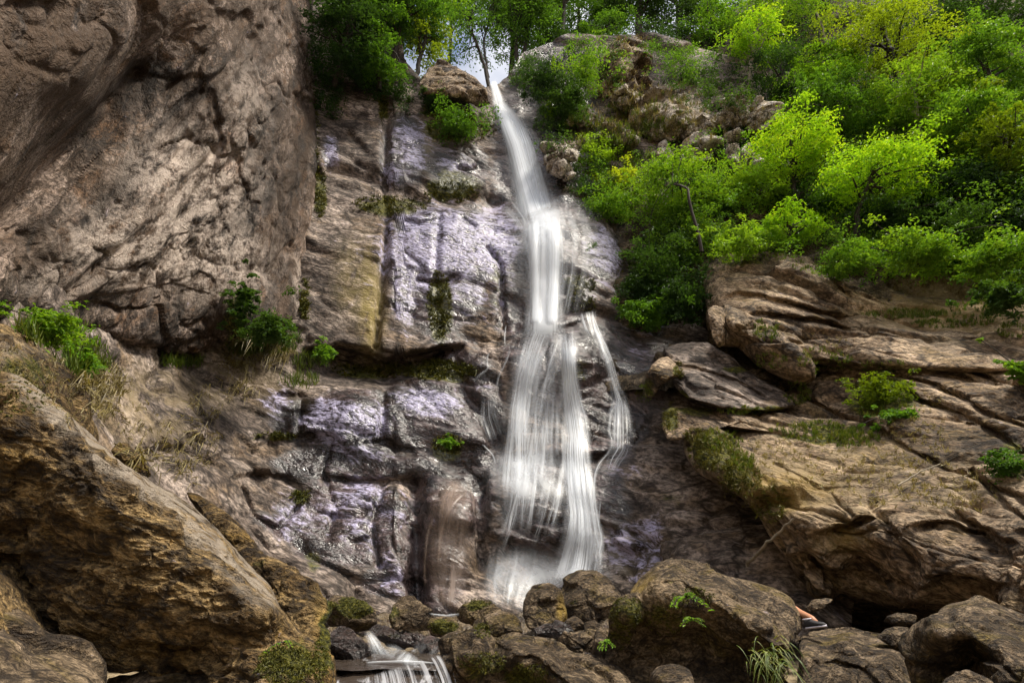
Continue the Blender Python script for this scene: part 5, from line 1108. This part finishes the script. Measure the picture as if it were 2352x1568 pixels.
shrub('mossy bush hanging at the lip of the crag left of the upper fall', (1050,285,70,34), 16.6, L_MID, 228, 40, 80, 0.10, tint=0.25, group='bushes on the waterfall cliff')
shrub('dark bush under the brown boulder at the cliff top', (1000,235,40,24), 16.9, L_DARK, 229, 24, 70, 0.10, tint=0.5, group='bushes on the waterfall cliff')
shrub('small green bush above the brown smear', (1030,1015,26,16), 11.9, L_MID, 230, 14, 50, 0.07, tint=0.5, group='bushes on the waterfall cliff')
# crag boulder at the top left of the fall
boulder('boulder', [(960,190),(985,152),(1010,140),(1050,150),(1095,180),(1118,205),(1128,240),(1100,250),(1060,225),(1010,215),(970,215)], 17.2, 'brown boulder perched at the cliff top left of the falling water', 91, None, M_RIGHT, N=140, K=36)

# leaning bare pole on the slope, sticks
def stick(label, pts, r0, r1, mat, seed):
    p = np.array([P(*q) for q in pts])
    t = np.linspace(0, len(p) - 1, 16); q = np.stack([np.interp(t, np.arange(len(p)), p[:, k]) for k in range(3)], 1)
    q = q + np.random.default_rng(seed).normal(0, r0 * 0.35, q.shape)
    V, F = tube(q, np.linspace(r0, r1, 16), 7)
    centred('branch', V, F, mat, label=label, cat='branch')
stick('pale bare pole leaning among the trees left of the tall yellow green maple', [(1914,132,16.6),(1895,85,16.6),(1876,30,16.6)], 0.05, 0.03, B_PALE, 1)
stick('thin pale branch leaning across the dark gap under the outcrop', [(1716,1298,8.7),(1760,1250,8.0),(1822,1192,7.5)], 0.025, 0.014, B_PALE, 2)
stick('thin dry twig lying over the right side of the outcrop', [(2060,1115,7.6),(2110,1085,7.7),(2160,1065,7.8)], 0.012, 0.006, B_PALE, 3)

# ------------------------------------------------------------------ grass, moss and undergrowth (uncountable)
def blades(name, label, areas, mat, seed, length, width, n_tuft, per, smap=None, hang=0.0, tint=0.5, upw=1.0, spread=0.35, parent=None):
    r = np.random.default_rng(seed); smap = smap or ALL
    Vs, Ts = [], []
    for cx, cy, rx, ry, dn in areas:
        k = max(1, int(n_tuft * dn))
        a = r.uniform(0, 2 * np.pi, k); q = np.sqrt(r.uniform(0, 1, k))
        px, py = cx + np.cos(a) * q * rx, cy + np.sin(a) * q * ry
        Yd = smap.at(px, py); ok = Yd < 1e6
        base = P(px[ok], py[ok], Yd[ok] + 0.01)
        m = len(base)
        if not m: continue
        b = np.repeat(base, per, 0) + r.normal(0, length * 0.22, (m * per, 3)) * np.array([1, 0.5, 0.6])
        dirv = r.normal(0, spread, (m * per, 3)) + np.array([0, -0.35, 1.0]) * upw
        dirv = unit(dirv); L = length * r.uniform(0.5, 1.3, (m * per, 1))
        side = unit(np.cross(dirv, r.normal(0, 1, (m * per, 3)))) * width * 0.5
        tip = b + dirv * L + np.array([0, -0.25, -1.0]) * L * hang * r.uniform(0.4, 1.2, (m * per, 1))
        mid = b + dirv * L * 0.55 - np.array([0, 0, 1.0]) * L * hang * 0.15
        Vs.append(np.stack([b - side, b + side, mid + side * 0.8, mid - side * 0.8, tip], 1))
        tv = np.clip(np.repeat(r.normal(tint, 0.15, m), per) + r.normal(0, 0.12, m * per), 0, 1)
        Ts.append(tv)
    V = np.concatenate(Vs); n = len(V); T = np.concatenate(Ts)
    i = np.arange(n)[:, None] * 5
    F = np.concatenate([i + np.array([[0, 1, 2]]), i + np.array([[0, 2, 3]]), i + np.array([[3, 2, 4]])], 1).reshape(-1, 3)
    BUDGET[0] += len(F)
    T4 = np.repeat(np.stack([T, T, T, T * 0 + 1], -1), 5, 0)
    return put(name, mesh_from(name, V.reshape(-1, 3), F, {'tint': T4}, False), mat, kind='stuff', label=label, parent=parent)
blades('grass', 'green grass along the top of the pale bank and ledges', [(1720,588,110,14,1.2),(1900,612,90,20,.8),(2080,722,100,10,1.4),(2180,745,90,10,1),(1880,990,110,22,1.2),(1960,1010,60,20,.8),(2030,920,70,50,1.0),(1700,945,60,10,.4),(1830,905,30,30,.5),(1660,1010,50,30,.5),(1705,1060,30,24,.4),(1760,760,30,30,.5),(1480,905,20,20,.3),
   (2330,760,40,30,.5),(1640,600,40,16,.4),(2240,720,60,30,.6),(2000,840,90,20,.4),(1890,830,60,30,.5),(1770,830,40,20,.3)], L_GRASS, 301, 0.085, 0.012, 110, 9, tint=0.55)
blades('dry_grass', 'dry yellow grass on the slopes of the outcrop', [(1850,1060,200,60,1.6),(2080,1110,180,60,1.6),(1760,1040,90,30,.7),(2100,1020,80,60,.7),(2200,1140,100,40,.6),(2150,690,150,40,1),(1900,800,60,40,.5),(1720,1130,60,40,.6),(2120,960,60,60,.4)], L_DRY, 302, 0.07, 0.009, 80, 8, tint=0.6, spread=0.8)
blades('dry_grass', 'dry brush covering the open slope right of the fall', [(1530,240,110,60,2.2),(1420,275,90,40,1.4),(1440,110,60,26,.9),(1360,230,60,40,.8),(1430,200,60,50,.8),(1700,265,60,40,.6),(1600,300,70,30,.6)], L_DRY, 303, 0.24, 0.026, 48, 7, tint=0.6, hang=0.5)
blades('grass', 'scattered green tufts on the open slope right of the fall', [(1450,290,80,40,1),(1400,380,70,60,1.4),(1480,400,50,50,.8),(1350,300,60,40,.8),(1500,260,100,60,.6),(1420,450,60,40,1)], L_GRASS, 304, 0.26, 0.03, 120, 8, tint=0.6, hang=0.3)
blades('dry_grass', 'tawny hanging grass under the bushes at the foot of the overhanging wall', [(580,810,70,40,1.4),(640,800,40,30,.8),(540,860,50,60,.6),(230,900,50,60,1.1),(240,870,40,40,.8),(480,960,60,80,.5),(330,1000,60,80,.5),(440,1060,40,50,.3)], L_DRY, 305, 0.30, 0.018, 60, 8, tint=0.35, hang=1.6, upw=0.5)
blades('grass', 'green grass mixed in below the bushes of the overhang', [(620,790,70,30,1.2),(560,790,40,30,.7),(200,830,50,40,1),(120,770,80,24,1),(700,830,30,20,.4),(745,820,26,16,.5),(420,835,50,10,.4),(690,880,40,14,.3)], L_GRASS, 306, 0.24, 0.016, 110, 8, tint=0.45)
blades('dry_grass', 'dry straw draped over the mossy boulder at the left edge', [(60,840,90,50,1.5),(140,890,40,50,.8),(170,940,30,40,.4)], L_DRY, 307, 0.10, 0.007, 36, 8, hang=1.5, upw=0.4, tint=0.4)
blades('moss', 'moss and small plants in the cracks of the waterfall cliff', [(900,470,90,22,.8),(1040,440,70,26,.8),(1010,700,28,80,.9),(1010,850,90,22,1.2),(860,850,100,18,.8),(1030,1020,36,20,.5),(1060,300,80,26,1.2),(735,440,14,60,.6),(726,300,8,120,.6),(880,220,12,60,.6),(1330,655,40,24,.5),(690,1140,16,14,.2),(700,690,8,50,.4),(1330,700,40,20,.3),(640,1000,50,6,.2),(1450,640,30,80,.6)], L_MOSS, 308, 0.14, 0.03, 160, 8, smap=BACK, hang=0.8, upw=0.5, tint=0.55)
blades('moss', 'moss tufts on the foreground boulders', [(660,1530,70,50,2.0),(735,1520,20,50,.9),(800,1390,46,14,.7),(1440,1410,40,40,.8),(1530,1420,50,40,.6),(1590,1370,50,20,.4),(1770,1530,44,44,1.2),(1110,1520,60,24,.7),(1210,1550,50,30,.8),(1110,1445,22,20,.3),(1020,1436,36,10,.3),(1095,1384,36,10,.3),(40,900,80,60,.8),(1420,1460,30,30,.4)], L_MOSS, 309, 0.024, 0.007, 200, 9, hang=0.7, upw=0.5, tint=0.6)
blades('moss', 'moss and lichen tufts on the front edge of the outcrop', [(1640,1040,60,44,1.2),(1700,1100,50,44,1),(1770,1160,44,40,.7),(1600,1000,30,16,.5),(1560,850,10,20,.2),(1540,960,20,40,.4)], L_MOSS, 310, 0.07, 0.012, 200, 8, hang=0.6, upw=0.6, tint=0.7)
def undergrowth(name, label, areas, mat, seed, leaf, R, n, per, smap=HILL, lift=0.25, tint=0.5):
    r = np.random.default_rng(seed); cs, rs = [], []
    for cx, cy, rx, ry, dn in areas:
        k = max(2, int(n * dn)); a = r.uniform(0, 2 * np.pi, k); q = np.sqrt(r.uniform(0, 1, k))
        px, py = cx + np.cos(a) * q * rx, cy + np.sin(a) * q * ry
        Yd = smap.at(px, py); ok = Yd < 1e6
        cs.append(P(px[ok], py[ok], Yd[ok]) + np.stack([0 * px[ok], -np.abs(r.normal(0, lift, ok.sum())), np.abs(r.normal(0, lift, ok.sum()))], -1))
    cs = np.vstack(cs); rs = R * r.uniform(0.6, 1.3, len(cs))
    Pp, Nn, Tt = sprays(cs, rs, r, per, leaf, 0.3, 0.7, tint)
    V, F, T = leaf_mesh(Pp, Nn + np.array([0, -0.4, 0]), leaf, Tt, r)
    BUDGET[0] += len(F)
    return put(name, mesh_from(name, V, F, {'tint': T}, False), mat, kind='stuff', label=label)
undergrowth('undergrowth', 'dark undergrowth on the shaded slope between the trees', [(1900,400,180,120,2),(2150,450,200,110,2.2),(2250,280,120,140,1.6),(1780,230,160,90,1.4),(2050,200,200,120,1.8),(1640,400,120,100,1),(2320,480,60,120,1),(1700,60,250,50,1),(2200,60,200,80,1.2),(2520,150,160,220,1.6),(2500,480,140,130,1.2),(1570,130,80,60,.6)], L_DARK, 401, 0.12, 0.42, 170, 34, tint=0.4)
undergrowth('undergrowth', 'leafy undergrowth spilling over the top of the earth bank', [(2150,600,190,50,1.5),(1850,570,190,24,1.0),(2300,640,70,60,.8),(1650,560,60,30,.5),(1560,560,80,70,.8),(1500,500,100,40,.8),(1440,420,80,60,.8)], L_MID, 402, 0.085, 0.28, 110, 40, tint=0.6)
undergrowth('undergrowth', 'shaded creepers in the gully between the fall and the layered bank', [(1540,640,90,110,1.6),(1480,700,60,60,.8),(1300,290,60,60,.5),(1250,180,70,60,.8),(1330,180,60,70,.8),(1350,440,50,50,.6)], L_DARK, 403, 0.09, 0.30, 110, 40, tint=0.6)
undergrowth('undergrowth', 'creepers and low bushes around the top of the fall and over the bare crest', [(1230,190,60,50,1),(1290,270,60,40,.7),(1270,320,40,40,.4),(1600,190,80,50,.7),(1520,130,60,30,.4),(1400,160,40,60,.5),(1660,230,60,50,.5),(1330,130,40,30,.5)], L_DARK, 406, 0.10, 0.32, 70, 40, smap=ALL, tint=0.9)
undergrowth('undergrowth', 'dark creepers on the cliff below the hanging trees', [(800,150,90,80,1.2),(860,190,40,50,.6),(760,230,30,60,.4),(920,220,30,50,.4)], L_DARK, 404, 0.10, 0.30, 90, 40, smap=BACK, tint=0.5)

undergrowth(*undergrowth_later[0], L_MID, 405, 0.10, 0.36, 60, 40, lift=0.5, tint=0.5)
# small plants on the boulders, each a thing
def fern(name, label, px, py, Y, n, L, seed, mat):
    r = np.random.default_rng(seed); base = P(px, py, Y)
    parts = []; stems = []
    for k in range(n):
        a = r.uniform(-1.2, 1.2); d = unit(np.array([math.sin(a), -0.7, r.uniform(0.1, 0.9)])); ln = L * r.uniform(0.6, 1.1)
        t = np.linspace(0, 1, 9)[:, None]
        st = base + d * ln * t - np.array([0, 0, 0.55 * ln]) * t ** 2
        stems.append(tube(st, np.linspace(0.006, 0.002, 9), 4))
        pos, nr = [], []
        for q in range(2, 9):
            for s in (-1, 1):
                pos.append(st[q] + s * np.cross(d, [0, 0, 1]) * ln * 0.11); nr.append([0, -0.3, 1])
        parts.append(leaf_mesh(np.array(pos), np.array(nr, float), ln * 0.22, np.clip(r.normal(0.65, 0.15, len(pos)), 0, 1), r, 0.42))
    root = empty(name, tuple(base), label, 'plant', None, 'small plants on the boulders')
    V, F, T = join(parts); put('leaves', mesh_from('leaves', V - base, F, {'tint': T}, False), mat, root)
    V, F, _ = join(stems); put('stem', mesh_from('stem', V - base, F), B_DARK, root)
fern('fern', 'bright green little fern on the shaded front of the huge dark boulder', 1572, 1372, 5.45, 7, 0.22, 501, L_MID)
fern('fern', 'pale fern hanging lower on the front of the huge dark boulder', 1588, 1424, 5.36, 5, 0.16, 502, L_MID)
fern('plant', 'small leafy plant at the left foot of the huge dark boulder', 1392, 1478, 5.40, 7, 0.15, 503, L_MID)
fern('plant', 'thin green sprig in the moss of the great slab', 652, 1474, 4.05, 3, 0.12, 504, L_MID)
def sedge(label, px, py, Y, n, L, seed):
    r = np.random.default_rng(seed); base = P(px, py, Y); V = []
    for k in range(n):
        b = base + r.normal(0, 0.06, 3); d = unit(np.array([r.normal(0, 0.7), -0.8, r.uniform(0.2, 1.0)])); ln = L * r.uniform(0.6, 1.2)
        t = np.linspace(0, 1, 6)[:, None]; st = b + d * ln * t - np.array([0, 0, 1.1 * ln]) * t ** 2
        sd = np.array([0.006, 0, 0.0]) * (1 - t * 0.9)
        V.append(np.stack([st - sd, st + sd], 1).reshape(-1, 3))
    F = np.vstack([grid_faces(6, 2) + 12 * k for k in range(n)])
    T = np.repeat(r.uniform(0.3, 0.9, n), 12); T4 = np.stack([T, T, T, T * 0 + 1], -1)
    V = np.vstack(V)
    o = put('grass_tuft', mesh_from('grass_tuft', V - base, F, {'tint': T4}), L_GRASS, loc=tuple(base), label=label, cat='plant', group='small plants on the boulders')
sedge('tuft of long drooping green grass on the right flank of the huge dark boulder', 1778, 1510, 5.30, 46, 0.26, 601)
sedge('smaller tuft of grass left of the long drooping one', 1736, 1495, 5.32, 22, 0.18, 602)
print('leaf triangles', BUDGET[0])

# ------------------------------------------------------------------ person almost hidden behind the huge dark boulder
def plain(name, col, rough=0.6):
    t = NT(name); n = t.noise(t.pos(), 60.0, 3, 0.6)
    return t.done(t.pbsdf(t.mix(1.0, t.ramp(n, [(0.3, 0.85), (0.7, 1.1)]), col, 'MULTIPLY'), rough, t.bump(n, 0.2, 0.01)))
M_SKIN, M_SHOE, M_SOLE, M_SHIRT, M_SHORTS = plain('skin', (0.50, 0.24, 0.14), 0.5), plain('shoe cloth', (0.03, 0.028, 0.03), 0.8), plain('shoe sole', (0.62, 0.58, 0.64), 0.5), plain('shirt cloth', (0.12, 0.12, 0.14), 0.8), plain('shorts cloth', (0.05, 0.05, 0.07), 0.8)
ank = P(1868, 1424, 6.3)
mpx = metres_per_px(1871, 1427, 6.55)
knee = P(1806, 1388, 7.2); hip = P(1712, 1452, 6.95) ; hip[2] -= 0.02
foot_r2 = P(1760, 1440, 6.95); knee2 = P(1775, 1395, 7.0)
chest = hip + np.array([-0.30, 0.05, 0.30]); neck = hip + np.array([-0.40, 0.06, 0.42]); head = neck + np.array([-0.07, 0.0, 0.13])
def skin_body(name, V, E, R, mat, parent, loc, sub=2):
    me = bpy.data.meshes.new(name); me.from_pydata([tuple(np.array(v) - loc) for v in V], E, []); me.update()
    o = put(name, me, mat, parent)
    sm = o.modifiers.new('skin', 'SKIN'); sm.use_smooth_shade = True
    for k, rr in enumerate(R): me.skin_vertices[0].data[k].radius = (rr, rr) if not isinstance(rr, tuple) else rr
    me.skin_vertices[0].data[0].use_root = True
    ss = o.modifiers.new('sub', 'SUBSURF'); ss.levels = ss.render_levels = sub
    return o
per = empty('person', tuple(hip), 'person mostly hidden behind the huge dark boulder, bare ankle and dark low shoe showing', 'person')
hl = np.array(hip)
sh_l, sh_r = chest + np.array([0.02, -0.17, 0.06]), chest + np.array([0.02, 0.17, 0.06])
body_v = [hip, hip + (chest - hip) * 0.5, chest, neck, head, head + np.array([-0.03, 0, 0.10]), hip + np.array([0.03, -0.09, 0]), knee, (knee + ank) / 2 + np.array([0.0, 0.02, -0.01]), ank + np.array([-0.01, 0, 0.015]), ank + np.array([0.03, -0.01, -0.035]),
          hip + np.array([0.03, 0.10, 0]), knee2, foot_r2, foot_r2 + np.array([0.12, -0.02, -0.03]), sh_l, sh_l + np.array([0.12, -0.10, -0.22]), sh_l + np.array([0.30, -0.10, -0.30]), sh_r, sh_r + np.array([0.14, 0.10, -0.22]), sh_r + np.array([0.32, 0.08, -0.30])]
body_e = [(0,1),(1,2),(2,3),(3,4),(4,5),(0,6),(6,7),(7,8),(8,9),(9,10),(0,11),(11,12),(12,13),(13,14),(2,15),(15,16),(16,17),(2,18),(18,19),(19,20)]
body_r = [0.13,0.13,0.14,0.055,0.085,0.075,0.09,0.058,0.05,0.034,0.03,0.09,0.06,0.04,0.035,0.06,0.04,0.03,0.06,0.04,0.03]
skin_body('body', body_v, body_e, body_r, M_SKIN, per, hl)
skin_body('shirt', [hip + np.array([-0.02, 0, 0.03]), hip + (chest - hip) * 0.5, chest, neck - np.array([0, 0, 0.03]), sh_l, sh_l + np.array([0.08, -0.07, -0.14]), sh_r, sh_r + np.array([0.09, 0.07, -0.14])], [(0,1),(1,2),(2,3),(2,4),(4,5),(2,6),(6,7)], [0.145,0.145,0.155,0.07,0.075,0.055,0.075,0.055], M_SHIRT, per, hl)
skin_body('shorts', [hip, hip + np.array([0.03, -0.09, 0]), hip + (knee - hip) * 0.6 + np.array([0, -0.04, 0]), hip + np.array([0.03, 0.10, 0]), hip + (knee2 - hip) * 0.6 + np.array([0, 0.04, 0])], [(0,1),(1,2),(0,3),(3,4)], [0.15,0.105,0.09,0.105,0.09], M_SHORTS, per, hl)
def shoe(fr, to, parent, loc):
    """Low canvas shoe lofted from heel to toe, with its own pale sole."""
    ax = unit(to - fr); up = np.array([0, 0, 1.0]) - ax * ax[2]; up /= np.linalg.norm(up); sd = np.cross(ax, up)
    L = np.linalg.norm(to - fr)
    st = [(0.0, 0.024, 0.075), (0.06, 0.033, 0.088), (0.22, 0.036, 0.092), (0.36, 0.037, 0.084), (0.5, 0.042, 0.070), (0.7, 0.046, 0.056), (0.88, 0.040, 0.046), (0.97, 0.026, 0.026), (1.0, 0.010, 0.020)]
    def loft(rows, z0, prof):
        V = []
        for s, w, h in rows:
            c = fr + ax * L * s
            for th in np.linspace(0, 2 * np.pi, 16, endpoint=False):
                V.append(c + sd * w * prof * np.cos(th) + up * (z0 + (h - z0) * (0.5 + 0.5 * np.sin(th)) if z0 >= 0 else 0))
        return np.array(V)
    V = loft(st, 0.012, 1.0); F = grid_faces(9, 16, True)
    put('shoe', mesh_from('shoe', V - loc, F), M_SHOE, parent)
    so = [(s, w + 0.004, 0.020) for s, w, h in st]
    V = loft([(s, w, 0.024) for s, w, h in so], 0.0, 1.0)
    put('shoe_sole', mesh_from('shoe_sole', V - loc, F), M_SOLE, parent)
    c = fr + ax * L * 0.17 + up * 0.090
    th = np.linspace(0, 2 * np.pi, 17)
    ring = np.stack([c + ax * 0.042 * np.cos(t) + sd * 0.034 * np.sin(t) for t in th])
    V, F = tube(ring, np.full(17, 0.006), 6)
    put('shoe_collar', mesh_from('shoe_collar', V - loc, F), M_SOLE, parent)
heel, toe = P(1853, 1445, 6.22), P(1901, 1439, 6.08)
shoe(heel, toe, per, hl)
